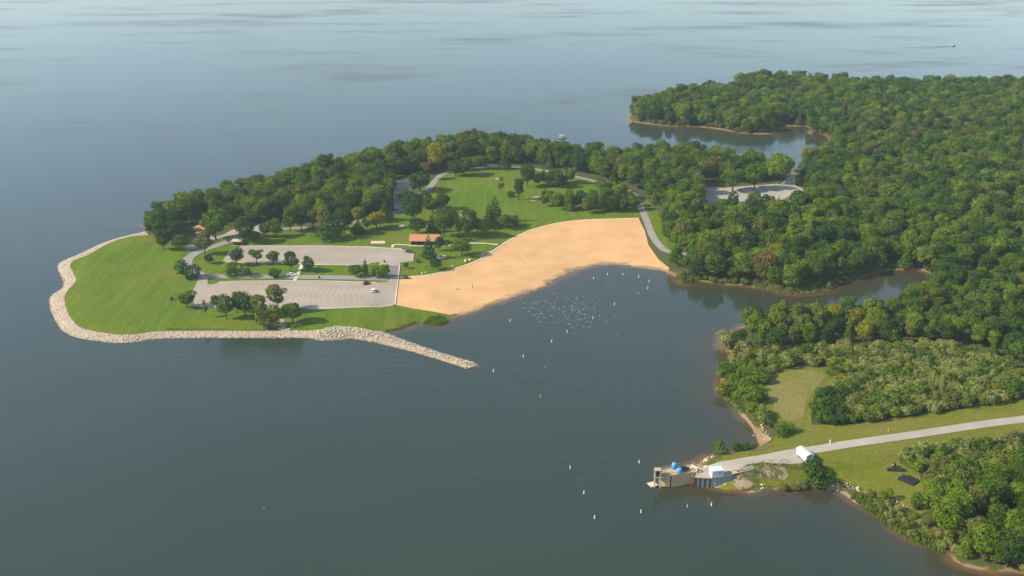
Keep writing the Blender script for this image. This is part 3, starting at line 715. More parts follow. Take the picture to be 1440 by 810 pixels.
TREE_PARTS = {}
def set_mat(o, m):
    o.material_slots[0].link = 'OBJECT'; o.material_slots[0].material = MATS[m]
def tree(name, key, loc, sx, sz, rz, tone, label, cat='tree', group=None):
    pr = PROTO[key]; t = empty(name, loc, rz, (sx, sx, sz))
    tag(t, label, cat, group)
    link('trunk', pr['trunk'], t); c = link('crown', pr['crown'], t); set_mat(c, 'leaf_' + tone); return t
def shrub(name, key, loc, sx, sz, rz, tone, label, group=None):
    o = link(name, PROTO[key]['crown']); o.location = loc; o.scale = (sx, sx, sz); o.rotation_euler = (0, 0, rz); set_mat(o, 'leaf_' + tone); tag(o, label, 'shrub', group); return o
def px_tree(u, v, hpx, wpx, key, tone, label, cat='tree', group=None, name=None):
    p = P(u, v); d = dist_to(p); sn = (CAM_H - p.z) / d; cs = math.sqrt(1 - sn * sn)
    k_s = 1.16 if v < 345 and cat == 'tree' else 1.0; hpx *= 1.10 * k_s; wpx *= k_s; wm_ = wpx * d / F_PX * 1.16; hm = max((hpx * d / F_PX - 0.28 * wm_ * sn) / cs, (0.7 if not key.startswith('bush') else .5) * wm_ if cat == 'tree' else .3 * wm_)
    pr = PROTO[key]; rz = random.uniform(0, 6.28)
    if cat == 'tree': return tree(name or 'park_tree', key, p, wm_ / pr['W'], hm / pr['H'], rz, tone, label, cat, group)
    return shrub(name or 'shrub', key, p, wm_ / pr['W'], hm / pr['H'], rz, tone, label, group)

PARK = [
 (269, 391, 24, 28, 'bush0', 'dark', 'round low dark tree at the bend of the loop road'), (263, 433, 23, 29, 'vase0', 'mid', 'spreading tree on the lawn at the left end of the near lot'),
 (288, 358, 33, 23, 'round1', 'olive', 'tall thin olive tree leaning over the loop road'), (294, 371, 14, 13, 'round2', 'dark', 'small dark tree on grass left of the far lot'),
 (304, 338, 38, 31, 'round3', 'mid', 'large bright topped tree between the two park roads'), (345.5, 342, 31, 22, 'round4', 'dark', 'dark tree standing right of the small kiosk'),
 (358, 343, 16, 14, 'round0', 'dark', 'short dark tree right beside the kiosk tree'), (373, 333, 17, 14, 'round1', 'dark', 'small dark tree by the park road above the far lot'),
 (387, 334, 23, 19, 'round2', 'mid', 'green tree on the roadside grass above the far lot'), (334, 373, 24, 18, 'round3', 'dark', 'tree at the left end of the row along the far lot'),
 (327, 389, 19, 22, 'bush1', 'mid', 'round tree beside the loop road, left of the small one'), (348, 390, 13, 11, 'round4', 'dark', 'smallest round tree along the loop road'),
 (361, 372, 20, 19, 'vase1', 'mid', 'second tree in the row below the far lot'), (384.5, 372, 20, 17, 'round0', 'mid', 'third tree in the row below the far lot'),
 (410, 382, 29, 19, 'round1', 'dark', 'tall tree above the white car on the loop road'), (434.5, 383, 23, 17, 'round2', 'dark', 'dark tree right of the crossing footpath'),
 (386.7, 390, 13, 16, 'bush2', 'dark', 'low round tree just left of the white car'), (304.5, 433, 18, 15, 'round3', 'dark', 'small tree at the left of the shoreline clump'),
 (319, 449, 36, 22, 'round4', 'mid', 'tall tree left in the shoreline clump'), (345.5, 446, 36, 28, 'round0', 'dark', 'wide dark tree in the middle of the shoreline clump'),
 (333, 440, 31, 17, 'vase0', 'olive', 'pale olive tree behind the shoreline clump'), (364, 447, 33, 24, 'round1', 'light', 'bright green tree right of centre in the shoreline clump'),
 (375.5, 461, 29, 29, 'bush0', 'olive', 'olive leafed tree nearest the riprap by the short footpath'), (390, 439, 35, 29, 'vase1', 'olive', 'open spreading tree behind the short footpath'),
 (412, 454, 30, 26, 'round3', 'mid', 'round green tree right of the short footpath'), (290, 447, 22, 9, 'young0', 'olive', 'thin bare sapling left of the shoreline clump'),
 (500, 389, 17, 21, 'round4', 'mid', 'tree at the left of the island group by the lane'), (514, 383, 19, 11, 'cone0', 'dark', 'slim dark tree rising behind the island group'),
 (527, 390, 17, 20, 'round0', 'light', 'bright tree in the middle of the island group'), (540, 391, 20, 18, 'round2', 'light', 'bright tree at the lane end of the island group'),
 (570.7, 378, 9, 7, 'round1', 'dark', 'tiny round tree on grass right of the asphalt lane'), (603, 364, 32, 19, 'cone1', 'dark', 'dark pointed evergreen in front of the beach house'),
 (617, 353, 21, 14, 'round2', 'dark', 'dark tree at the right corner of the beach house'), (613, 380, 17, 17, 'round3', 'dark', 'dark round tree next to the beach edging'),
 (649, 360, 26, 26, 'round4', 'mid', 'spreading tree on grass above the beach boulders'), (629, 348, 11, 6, 'young0', 'olive', 'thin young tree between house and path'),
 (463, 337, 38, 27, 'cone0', 'dark', 'broad dark conical tree above the far lot'), (455, 324, 31, 14, 'round0', 'yellow', 'yellowing tree behind the dark conical tree'),
 (484, 330, 33, 24, 'round1', 'dark', 'grey green tree right of the dark conical tree'), (504, 328, 16, 16, 'cone1', 'dark', 'short dark conifer in the picnic lawn row'),
 (517, 323, 17, 13, 'round2', 'mid', 'small tree between the short conifer and the yellow tree'), (530, 322, 22, 24, 'round3', 'yellow', 'round yellow tree at the end of the picnic lawn row'),
 (504, 311, 18, 16, 'round4', 'yellow', 'bright yellow tree in front of the wood edge'), (542, 311, 25, 18, 'cone0', 'dark', 'bluish dark conifer at the wood corner'),
 (424, 323, 23, 20, 'round0', 'dark', 'dark roadside tree beneath the north wood'), (440, 321, 22, 16, 'round1', 'mid', 'roadside tree next to the yellowing one'),
 (409, 327, 31, 18, 'round2', 'mid', 'tall roadside tree above the far lot centre'), (587, 329, 20, 21, 'round3', 'dark', 'low round dark tree left behind the beach house'),
 (582, 314, 38, 26, 'round4', 'dark', 'tall dark tree beside the side road bend'), (608, 327, 24, 13, 'cone1', 'dark', 'narrow dark conifer behind the beach house'),
 (624, 333, 33, 24, 'round0', 'mid', 'full green tree behind the right end of the beach house'), (637, 313, 15, 15, 'round1', 'dark', 'small dark tree next to the patio'),
 (647, 333, 24, 15, 'vase0', 'yellow', 'yellowish tree in the grove right of the beach house'), (659, 335, 36, 22, 'round2', 'dark', 'tall dark tree in the grove right of the beach house'),
 (671, 329, 20, 12, 'round3', 'mid', 'slender tree in the grove above the path'), (681, 332, 20, 14, 'round4', 'light', 'light green tree at the grove edge above the path'),
 (688, 320, 30, 18, 'cone0', 'dark', 'front dark pine standing alone on the meadow'), (696, 313, 32, 20, 'cone1', 'dark', 'rear dark pine standing on the meadow'),
 (710, 322, 19, 18, 'round0', 'mid', 'green tree right of the meadow pines'), (724, 317, 13, 13, 'bush1', 'olive', 'small olive tree nearest the upper beach bend'),
 (598, 293, 20, 16, 'round1', 'dark', 'left tree of the three at the side road'), (608, 300, 20, 22, 'round2', 'dark', 'front wide tree of the three at the side road'),
 (622, 295, 20, 16, 'round3', 'dark', 'right tree of the three at the side road'), (569, 283, 16, 20, 'round4', 'mid', 'round tree at the near end of the sandy lot'),
 (591, 269, 24, 27, 'round0', 'dark', 'wide tree between the sandy lot and side road'), (600, 253, 20, 13, 'vase1', 'rust', 'orange brown tree beside the side road'),
 (614, 242, 36, 23, 'round1', 'yellow', 'tall yellow tree at the wood edge above the side road'), (640, 248, 20, 18, 'round2', 'dark', 'dark tree at the top left of the meadow'),
 (653, 247, 22, 22, 'round3', 'dark', 'wide dark tree at the top of the meadow'), (675, 238, 18, 18, 'round4', 'mid', 'tree over the road at the meadow top'),
 (665, 235, 13, 11, 'bush2', 'yellow', 'small yellow bushy tree above the meadow'), (710, 238, 24, 13, 'cone0', 'dark', 'slim dark tree at the meadow road'),
 (742, 263, 29, 20, 'round0', 'dark', 'dark tree at the right edge of the meadow'), (704, 273, 19, 13, 'young0', 'olive', 'thin ragged tree out on the meadow'),
 (729, 281, 27, 16, 'vase0', 'dark', 'ragged dark tree alone on the meadow'),
 (1030, 269, 28, 26, 'round1', 'mid', 'left tree shading the lot in the forest'), (1061, 266, 31, 27, 'round2', 'mid', 'middle tree at the far edge of the forest lot'),
 (1095, 259, 36, 28, 'round3', 'light', 'brightest tall tree above the forest lot'), (1031, 288, 14, 17, 'bush0', 'dark', 'small dark tree in front of the forest lot'),
 (231, 352, 30, 22, 'round2', 'dark', 'dark tree at the lawn corner below the north wood tip'), (253, 352, 22, 20, 'round4', 'mid', 'green tree between lawn corner and loop road'),
 (1153, 681, 25, 44, 'bush0', 'dark', 'wide dark round tree by the shore below the white shed'),
]
for a in PARK: px_tree(*a)
SHR = [(717, 277, 8, 10, 'bush1', 'dark', 'low dark shrub beside the ragged meadow tree'), (587, 369, 5, 6, 'bush2', 'mid', 'low shrub at the lot corner near the dark car'),
 (1015.5, 641, 17, 21, 'bush0', 'mid', 'leftmost green shrub on the point beside the pump station'), (1037, 635, 11, 15, 'bush1', 'dark', 'dark middle shrub of the row on the point'), (1049, 633.5, 10, 14, 'bush2', 'dark', 'dark shrub at the right of the row on the point'),
 (1058, 632, 8, 11, 'bush0', 'mid', 'last small shrub of the row beside the lamp post'), (1100, 612, 17, 28, 'bush1', 'mid', 'broad shrub between cove beach and dam meadow'), (1085, 600, 9, 10, 'bush2', 'dark', 'small dark shrub at the meadow edge above the cove beach'),
 (1101, 688, 9, 14, 'bush0', 'olive', 'left low shrub at the waterline below the dam'), (1114, 688, 8, 15, 'bush1', 'olive', 'middle low shrub at the waterline below the dam'), (1127, 686, 9, 15, 'bush2', 'olive', 'right low shrub at the waterline below the dam'),
 (1243, 706, 17, 18, 'bush0', 'light', 'bright yellow green bush above the reedy shore'), (1222, 698, 10, 14, 'bush1', 'silver', 'pale grey bush at the end of the rubble strip'), (1289, 716, 22, 15, 'bush2', 'mid', 'upright green bush beside the lower right wood'),
 (1025, 488, 22, 29, 'bush1', 'silver', 'round grey green bush on the sandy islet at the cove mouth'), (1018, 556, 19, 23, 'bush0', 'light', 'bright green shrub at the corner of the left scrub shore'),
 (571, 392, 4, 7, 'bush1', 'dark', 'tiny shrub at the beach corner by the lane'), (660, 339, 6, 8, 'bush2', 'olive', 'low shrub along the concrete path')]
for a in SHR: px_tree(*a[:7], cat='shrub')

# ------------------------------------------------------------------ woods
WOODS = {
 'north': [(206, 322), (212, 336), (228, 349), (246, 346), (264, 336), (285, 330), (300, 325), (330, 319), (365, 314), (400, 313), (440, 311), (480, 309), (520, 306), (548, 298), (551, 275), (551, 252), (580, 245), (608, 242), (628, 237), (655, 233), (690, 230), (740, 231), (780, 238), (822, 245), (870, 258), (893, 268), (902, 262), (902, 225), (840, 225), (780, 214), (700, 206), (620, 209), (540, 224), (460, 241), (400, 259), (330, 279), (270, 292), (225, 305), (201, 317)],
 'grove': [(757, 290), (783, 299), (820, 302), (893, 302), (893, 288), (875, 279), (840, 283), (800, 286), (775, 280), (760, 281)],
 'grove2': [(750, 264), (790, 267), (806, 264), (800, 255), (765, 252)], 'grove3': [(838, 276), (870, 283), (884, 280), (866, 270), (842, 266)],
 'main': [(914, 280), (926, 312), (940, 340), (952, 362), (946, 380), (962, 394), (1003, 397), (1060, 402), (1110, 408), (1160, 406), (1210, 389), (1244, 381), (1305, 381), (1440, 381), (1760, 381), (1760, 118), (1440, 124), (1240, 127), (1100, 118), (1042, 122), (1036, 131), (1000, 134), (940, 141), (905, 151), (886, 162), (893, 170), (943, 177), (990, 178), (1047, 186), (1085, 186), (1088, 174), (1110, 177), (1135, 177), (1140, 188), (1163, 190), (1165, 212), (1145, 228), (1120, 242), (1095, 248), (1060, 240), (1020, 228), (960, 221), (900, 225), (900, 262)],
 'south': [(1042, 470), (1060, 453), (1240, 437), (1290, 413), (1303, 398), (1306, 381), (1440, 379), (1760, 379), (1760, 560), (1440, 530), (1425, 520), (1405, 508), (1380, 494), (1330, 485), (1280, 489), (1230, 489), (1180, 489), (1120, 493), (1075, 497), (1050, 498), (1036, 490)],
 'corner': [(1306, 696), (1330, 686), (1370, 680), (1410, 672), (1440, 668), (1600, 640), (1700, 840), (1440, 806), (1405, 800), (1370, 793), (1345, 778), (1340, 755), (1318, 745), (1309, 722), (1306, 696)],
}
SCRUB = {
 'cove': [(1015, 550), (1013, 532), (1028, 511), (1040, 497), (1120, 495), (1230, 491), (1330, 487), (1400, 510), (1440, 532), (1600, 562), (1560, 542), (1440, 563), (1300, 583), (1250, 589), (1190, 601), (1150, 602), (1139, 592), (1142, 575), (1160, 556), (1178, 530), (1172, 516), (1105, 516), (1080, 528), (1066, 545), (1070, 562), (1076, 580), (1086, 602), (1080, 607), (1066, 592), (1045, 572), (1030, 563)],
 'roadside': [(1262, 645), (1290, 634), (1323, 631), (1385, 622), (1440, 609), (1600, 580), (1600, 642), (1440, 668), (1410, 672), (1370, 680), (1330, 684), (1304, 692), (1289, 664)],
 'corner_floor': [(1306, 696), (1330, 686), (1440, 668), (1600, 640), (1700, 840), (1440, 806), (1405, 800), (1370, 793), (1345, 778), (1325, 765), (1300, 745), (1290, 730), (1309, 722)],
 'shore': [(1228, 722), (1255, 740), (1286, 757), (1325, 773), (1350, 790), (1368, 792), (1345, 776), (1325, 752), (1300, 735), (1280, 726), (1250, 710), (1235, 709)],
 'cove_north': [(944, 384), (962, 396), (1003, 397.5), (1040, 401), (1070, 403), (1096, 409), (1120, 412), (1160, 408), (1200, 394), (1200, 388), (1150, 398), (1100, 401), (1050, 396), (1000, 390), (960, 385)],
 'far_point': [(890, 170), (943, 176), (990, 177.5), (1024, 183), (1047, 187), (1087, 187), (1085, 182), (1030, 178), (980, 174), (900, 168)],
}
EXCL = [px_poly([(984, 256), (1008, 258), (1060, 256), (1098, 253), (1104, 240), (1124, 240), (1126, 256), (1133, 262), (1133, 288), (1100, 294), (1050, 303), (1010, 312), (984, 316)]), px_poly(DAMG), l1, px_poly([(256, 346), (263, 314), (300, 312), (322, 320), (345, 316), (385, 316), (405, 320), (400, 330), (330, 335), (290, 345)])]
def wood_points(poly, sp, seed, dmin):
    A = np.array(px_poly(poly)); r = np.random.default_rng(seed); x0, y0 = A.min(0); x1, y1 = A.max(0)
    X, Y = np.meshgrid(np.arange(x0, x1, sp), np.arange(y0, y1, sp)); X = X + (np.arange(X.shape[0]) % 2)[:, None] * sp / 2
    X = (X + r.uniform(-.42, .42, X.shape) * sp).ravel(); Y = (Y + r.uniform(-.42, .42, Y.shape) * sp).ravel()
    ok = inside(X, Y, A) & (X < 800); X, Y = X[ok], Y[ok]
    ok = DS(X, Y) > dmin
    for e in EXCL: ok &= ~inside(X, Y, e)
    for rd, q in ((park_w, 3.9), (loop_w, 4.5)): ok &= seg_dist(X, Y, rd, False) > q
    return X[ok], Y[ok]
KEYS = sorted(['round0', 'round1', 'round2', 'round3', 'round4', 'vase0', 'vase1', 'wild0', 'wild1', 'cone0'])
TONES = ['dark', 'mid', 'light', 'olive', 'yellow', 'rust']
BKEYS = ['bush0', 'bush1', 'bush2']; BTONES = ['silver', 'olive', 'light', 'mid', 'dark', 'straw', 'yellow']
trees, shrubs = [], []          # (x, y, z, sx, sz, rz, key, tone, wood)
for wi, (wname, poly) in enumerate(WOODS.items()):
    X, Y = wood_points(poly, 6.2 if wname.startswith('grove') else 6.7, 200 + wi, 2.2)
    n1 = vnoise(X, Y, 70, 9); n2 = vnoise(X, Y, 26, 10)
    pu, pv = project(X, Y, 12.0)
    for x, y, a, b in zip(X, Y, n1, n2):
        q = rng.uniform(); s = a * .55 + b * .3 + rng.normal(0, .45)
        tone = 'dark' if s < -.30 else ('mid' if s < .28 else ('light' if s < .80 else 'olive'))
        if q > .997: tone = 'yellow'
        elif q > .994: tone = 'rust'
        hsc = {'grove': .70, 'grove2': .78, 'grove3': .8, 'corner': .86, 'south': .84, 'north': 1.02}.get(wname, 0.97)
        hsc *= rng.uniform(.74, 1.26) * (1 + .1 * b)
        if wname == 'south':
            uu, vv = project(x, y, 2)
            if uu < 1260 and vv > 462: tone = ['light', 'olive', 'mid', 'light', 'mid', 'light', 'dark', 'yellow'][rng.integers(8)]
        if DS(x, y) < 6 and wname != 'main': hsc *= .85
        key = KEYS[rng.integers(len(KEYS))]
        trees.append((x, y, H(x, y), hsc * rng.uniform(.92, 1.22), hsc, rng.uniform(0, 6.28), key, tone, wname))
for wi, (wname, poly) in enumerate(SCRUB.items()):
    X, Y = wood_points(poly, 3.3 if wname not in ('far_point', 'corner_floor') else 4.2, 300 + wi, 0.6)
    n2 = vnoise(X, Y, 22, 12)
    for x, y, b in zip(X, Y, n2):
        s = b + rng.normal(0, .5)
        if wname in ('cove', 'roadside'):
            tone = 'silver' if s < .15 else ('olive' if s < .5 else ('light' if s < .85 else 'mid'))
            u_, v_ = project(x, y, 4)
            if wname == 'cove' and u_ < 1075 and v_ > 505: tone = 'light' if s < .5 else 'mid'
            if wname == 'cove' and 1138 < u_ < 1190 and v_ > 548: tone = 'dark' if s < .4 else 'mid'
        elif wname == 'shore': tone = 'silver' if s < .3 else 'olive'
        else: tone = 'olive' if s < 0 else ('light' if s < .4 else ('straw' if s < .8 else 'mid'))
        if rng.uniform() > .99: tone = 'yellow'
        sc = rng.uniform(.75, 1.35) * {'cove': 1.05, 'roadside': 1.0, 'corner_floor': .8, 'shore': .62, 'cove_north': .62, 'far_point': .8}[wname]
        if tone in ('dark', 'mid') and wname in ('cove', 'roadside'): sc *= 1.25
        shrubs.append((x, y, H(x, y), sc, sc * rng.uniform(.8, 1.15), rng.uniform(0, 6.28), BKEYS[rng.integers(3)], tone, wname))
# undergrowth skirting the woods along every shore
sk = 0
allX, allY = XX.ravel(), YY.ravel(); ok = (Dn.ravel() > 0.8) & (Dn.ravel() < 5.5)
WP = [np.array(px_poly(WOODS[k])) for k in ('north', 'main', 'south')]
inw = np.zeros(ok.shape, bool)
sub = np.where(ok)[0]
for A in WP: inw[sub] |= inside(allX[sub], allY[sub], A)
for i in np.where(ok & inw)[0]:
    if rng.uniform() < .38:
        x = allX[i] + rng.uniform(-1.4, 1.4); y = allY[i] + rng.uniform(-1.4, 1.4); sc = rng.uniform(.5, 1.0)
        shrubs.append((x, y, H(x, y), sc, sc * rng.uniform(.8, 1.3), rng.uniform(0, 6.28), BKEYS[rng.integers(3)], ['light', 'olive', 'mid', 'dark', 'straw'][rng.integers(5)], 'undergrowth'))

def split_show(L, nmax, W, Hh):
    def score(t):
        u, v = project(t[0], t[1], t[2] + 3)
        if not (-10 < u < 1450 and -10 < v < 830): return -1
        return t[3] * t[4] / (t[1] ** 2 + CAM_H ** 2)
    ordr = sorted(range(len(L)), key=lambda i: -score(L[i])); top = [i for i in ordr[:nmax] if score(L[i]) > 0]; st = set(top)
    return [L[i] for i in top], [L[i] for i in range(len(L)) if i not in st]
t_ind, t_mass = split_show(trees, 300, 9, 12)
s_ind, s_mass = split_show(shrubs, 300, 5, 3.6)
TN = {'dark': 'dark green', 'mid': 'mid green', 'light': 'light green', 'olive': 'olive green', 'yellow': 'yellowing', 'rust': 'rust brown', 'silver': 'pale grey green', 'straw': 'straw coloured'}
WL = {'corner': 'the wood at the lower right shore', 'south': 'the wood before the narrow cove', 'main': 'the great wood beyond the cove', 'north': 'the wood behind the park', 'grove': 'the grove behind the beach', 'grove2': 'the grove right of the meadow', 'grove3': 'the grove by the beach road'}
SL = {'cove': 'the thicket between cove and road', 'roadside': 'the thicket below the dam road', 'shore': 'the lower right waterline', 'cove_north': 'the far cove bank', 'far_point': 'the far point', 'corner_floor': 'the lower right wood floor', 'undergrowth': 'the wood edge by the water'}
SHN = {'round': 'broad', 'vase': 'open', 'wild': 'bushy', 'cone': 'pointed'}
def zones(L):
    out = {}
    for wn_ in set(t[8] for t in L):
        Q = [project(t[0], t[1], t[2]) for t in L if t[8] == wn_]; us = sorted(q[0] for q in Q); vs2 = sorted(q[1] for q in Q); n = len(Q)
        out[wn_] = (us[n // 3], us[2 * n // 3], vs2[n // 3], vs2[2 * n // 3])
    return out
def describe(t, Z, sizes, what, where, shape=''):
    u, v = project(t[0], t[1], t[2]); a, b, c, d = Z[t[8]]
    col_ = 'left' if u < a else ('right' if u > b else 'centre'); row = 'back' if v < c else ('front' if v > d else 'middle')
    sz = 'small' if t[3] < sizes[0] else ('large' if t[3] > sizes[1] else 'medium')
    body = ' '.join(q for q in (sz, shape, TN[t[7]], what) if q)
    return body + ', ' + row + ' ' + col_ + ' of ' + where
Zt, Zs = zones(t_ind), zones(s_ind)
qt = np.quantile([t[3] for t in t_ind], (.33, .67)); qs = np.quantile([t[3] for t in s_ind], (.33, .67))
for t in t_ind:
    x, y, z, sx, sz, rz, key, tone, wname = t; lab = describe(t, Zt, qt, 'tree', WL[wname], SHN[key[:-1]])
    tree('woodland_tree', key, (x, y, z), sx, sz, rz, tone, lab, 'tree', lab.replace(' tree,', ' trees,'))
for t in s_ind:
    x, y, z, sx, sz, rz, key, tone, wname = t; lab = describe(t, Zs, qs, 'shrub', SL[wname])
    shrub('thicket_shrub', key, (x, y, z), sx, sz, rz, tone, lab, lab.replace(' shrub,', ' shrubs,'))

def instance_mass(name, L, keys, tones, label, with_trunk):
    pc = bpy.data.collections.new(name + '_prototypes'); order = []
    for key in sorted(keys):
        for tone in sorted(tones):
            pr = PROTO[key]; V, Fq, T = pr['V'], pr['F'], pr['T']
            me = mesh_np('foliage', V, Fq, 'leaf_' + tone); attr(me, 'tone', T)
            ob_ = bpy.data.objects.new('%s_%03d' % (name, len(order)), me); pc.objects.link(ob_); order.append((key, tone))
    ix = {k: i for i, k in enumerate(order)}
    A = np.array([(t[0], t[1], t[2]) for t in L]); me = bpy.data.meshes.new(name); me.vertices.add(len(A)); me.vertices.foreach_set('co', A.astype(np.float32).ravel())
    attr(me, 'pidx', np.array([ix[(t[6], t[7])] for t in L], np.int32), 'POINT', 'INT')
    attr(me, 'scl', np.array([(t[3], t[3], t[4]) for t in L], np.float32), 'POINT', 'FLOAT_VECTOR')
    attr(me, 'rot', np.array([(0, 0, t[5]) for t in L], np.float32), 'POINT', 'FLOAT_VECTOR')
    o = link(name, me); o['kind'] = 'stuff'; o['label'] = label
    g = bpy.data.node_groups.new(name, 'GeometryNodeTree')
    g.interface.new_socket('Geometry', in_out='INPUT', socket_type='NodeSocketGeometry'); g.interface.new_socket('Geometry', in_out='OUTPUT', socket_type='NodeSocketGeometry')
    gi = g.nodes.new('NodeGroupInput'); go = g.nodes.new('NodeGroupOutput'); ip = g.nodes.new('GeometryNodeInstanceOnPoints')
    ci = g.nodes.new('GeometryNodeCollectionInfo'); ci.inputs['Collection'].default_value = pc; ci.inputs['Separate Children'].default_value = True; ci.inputs['Reset Children'].default_value = True
    ip.inputs['Pick Instance'].default_value = True
    def na(nm, ty):
        n = g.nodes.new('GeometryNodeInputNamedAttribute'); n.data_type = ty; n.inputs[0].default_value = nm; return n.outputs[0]
    g.links.new(gi.outputs[0], ip.inputs['Points']); g.links.new(ci.outputs[0], ip.inputs['Instance'])
    g.links.new(na('pidx', 'INT'), ip.inputs['Instance Index']); g.links.new(na('scl', 'FLOAT_VECTOR'), ip.inputs['Scale'])
    er = g.nodes.new('FunctionNodeEulerToRotation'); g.links.new(na('rot', 'FLOAT_VECTOR'), er.inputs[0]); g.links.new(er.outputs[0], ip.inputs['Rotation'])
    g.links.new(ip.outputs[0], go.inputs[0])
    md = o.modifiers.new('scatter', 'NODES'); md.node_group = g; return o
instance_mass('forest', t_mass, KEYS, TONES, 'dense green woods covering the far shores and the right side', True)
instance_mass('undergrowth', s_mass, BKEYS, BTONES, 'scrub and undergrowth filling the thickets and wood edges', False)

# reeds standing in the shallows and on banks: upright blades
def reeds(px, per, hgt, mat, label, seed, dmin=-2.0):
    pl = [at_z(u, v, 0.3)[:2] for u, v in px]; X, Y = scatter(pl, per, seed); r = np.random.default_rng(seed)
    ok = DS(X, Y) > dmin; X, Y = X[ok], Y[ok]
    n = len(X); Z = np.maximum(bil(HH, X, Y), -.6); hh = r.uniform(.5, 1.15, n) * hgt; a = r.uniform(0, 3.14, n); wd = r.uniform(.10, .24, n); lx = r.normal(0, .25, n) * hgt; ly = r.normal(0, .25, n) * hgt
    cx, sx = np.cos(a) * wd, np.sin(a) * wd
    V = np.stack([np.stack([X - cx, Y - sx, Z], -1), np.stack([X + cx, Y + sx, Z], -1), np.stack([X + lx + cx * .4, Y + ly + sx * .4, Z + hh], -1), np.stack([X + lx - cx * .4, Y + ly - sx * .4, Z + hh], -1)], 1).reshape(-1, 3)
    me = mesh_np('reeds', V, np.arange(4 * n).reshape(n, 4), mat); attr(me, 'tone', np.repeat(r.uniform(0, 1, n), 4))
    o = link('reeds', me); o['kind'] = 'stuff'; o['label'] = label
reeds([(592, 455), (605, 457), (622, 457), (631, 452), (624, 446), (606, 447)], .09, 1.3, 'leaf_reed', 'green reed bed at the corner of beach and breakwater', 1)
reeds([(540, 471), (560, 465), (590, 455), (588, 451), (560, 459), (541, 465)], .14, .8, 'leaf_light', 'low reeds along the inner shore of the breakwater', 2)
reeds([(1058, 405), (1095, 412), (1120, 415), (1160, 411), (1158, 405), (1110, 408), (1060, 400)], .12, 1.4, 'leaf_straw', 'straw coloured reeds on the far bank of the cove', 3)
reeds([(948, 392), (962, 399), (980, 397), (982, 391), (955, 385)], .1, 1.4, 'leaf_reed', 'green reeds at the cove mouth below the beach road', 4)
reeds([(1195, 700), (1226, 722), (1255, 745), (1290, 764), (1325, 780), (1328, 768), (1290, 748), (1255, 728), (1230, 708), (1205, 694)], .10, 1.5, 'leaf_reed', 'dense green reeds fringing the lower right shore', 5)
reeds([(1010, 552), (1024, 566), (1040, 582), (1050, 580), (1040, 566), (1018, 548)], .16, 1.1, 'leaf_light', 'bright weeds on the bank above the cove beach', 6)
reeds([(1035, 673), (1060, 678), (1100, 671), (1114, 664), (1088, 660), (1055, 666)], .3, .6, 'leaf_olive', 'olive weeds on the worn ground by the gravel apron', 9, .3)
reeds([(1010, 676), (1040, 680), (1060, 684), (1090, 679), (1112, 672), (1090, 668), (1050, 675)], .25, .7, 'leaf_straw', 'dry weeds on the bank between station and dam', 7, .3)
reeds([(1000, 652), (1040, 642), (1070, 634), (1066, 631), (1020, 641), (990, 648)], .35, .5, 'leaf_light', 'weeds on the verge behind the station road', 8, .3)

# ------------------------------------------------------------------ buildings
def frame_from(pA, pB):          # x axis from A to B
    d = Vector((pB[0] - pA[0], pB[1] - pA[1])); return math.atan2(d.y, d.x), d.length
# beach house
pa, pb = P(577, 345), P(616, 345.8); rz, Lh = frame_from(pa, pb)
bh = empty('beach_house', pa, rz); tag(bh, 'long low beach house with orange brown gable roof', 'building')
Dp = 8.5
MB().box(-.4, Lh + .4, -1.6, Dp + .4, -.3, .16).build('floor_slab', 'concrete', bh)
MB().box(.2, Lh - .2, 2.6, Dp - .2, .16, 3.0).build('wall', 'brown_wood', bh)
MB().box(.0, .35, -.2, Dp, .16, 3.15).build('end_wall', 'tan_wall', bh); MB().box(Lh - .35, Lh, -.2, Dp, .16, 3.15).build('end_wall', 'tan_wall', bh)
for k in range(1, 6): MB().box(Lh * k / 6 - .12, Lh * k / 6 + .12, -.1, .14, .16, 3.0).build('post', 'brown_wood', bh)
rf = MB(); y0_, y1_, ym, ze, zr = -1.3, Dp + .8, Dp / 2, 2.95, 5.3
rf.add([(-.7, y0_, ze), (Lh + .7, y0_, ze), (Lh + .7, ym, zr), (-.7, ym, zr), (-.7, y1_, ze), (Lh + .7, y1_, ze), (-.7, y0_, ze - .2), (Lh + .7, y0_, ze - .2), (Lh + .7, ym, zr - .2), (-.7, ym, zr - .2), (-.7, y1_, ze - .2), (Lh + .7, y1_, ze - .2)],
       [(0, 1, 2, 3), (3, 2, 5, 4), (6, 9, 8, 7), (9, 10, 11, 8), (0, 6, 7, 1), (4, 5, 11, 10), (0, 3, 9, 6), (3, 4, 10, 9), (1, 7, 8, 2), (2, 8, 11, 5)])
roof = rf.build('roof', 'roof_shingle', bh)
MB().box(-.7, Lh + .7, ym - .18, ym + .18, zr - .02, zr + .08).build('ridge_cap', 'roof_dark', roof)
for k in range(1, 8):   # shingle courses: low steps along the near and far slope
    t = k / 8; yy = y0_ + (ym - y0_) * t; zz = ze + (zr - ze) * t
    MB().box(-.7, Lh + .7, yy - .06, yy + .06, zz - .02, zz + .05).build('shingle_course', 'roof_shingle', roof)
for k in range(1, 5): MB().box(Lh * k / 5 - .55, Lh * k / 5 + .55, 2.55, 2.62, .2, 2.3).build('door', 'dark_metal', bh)
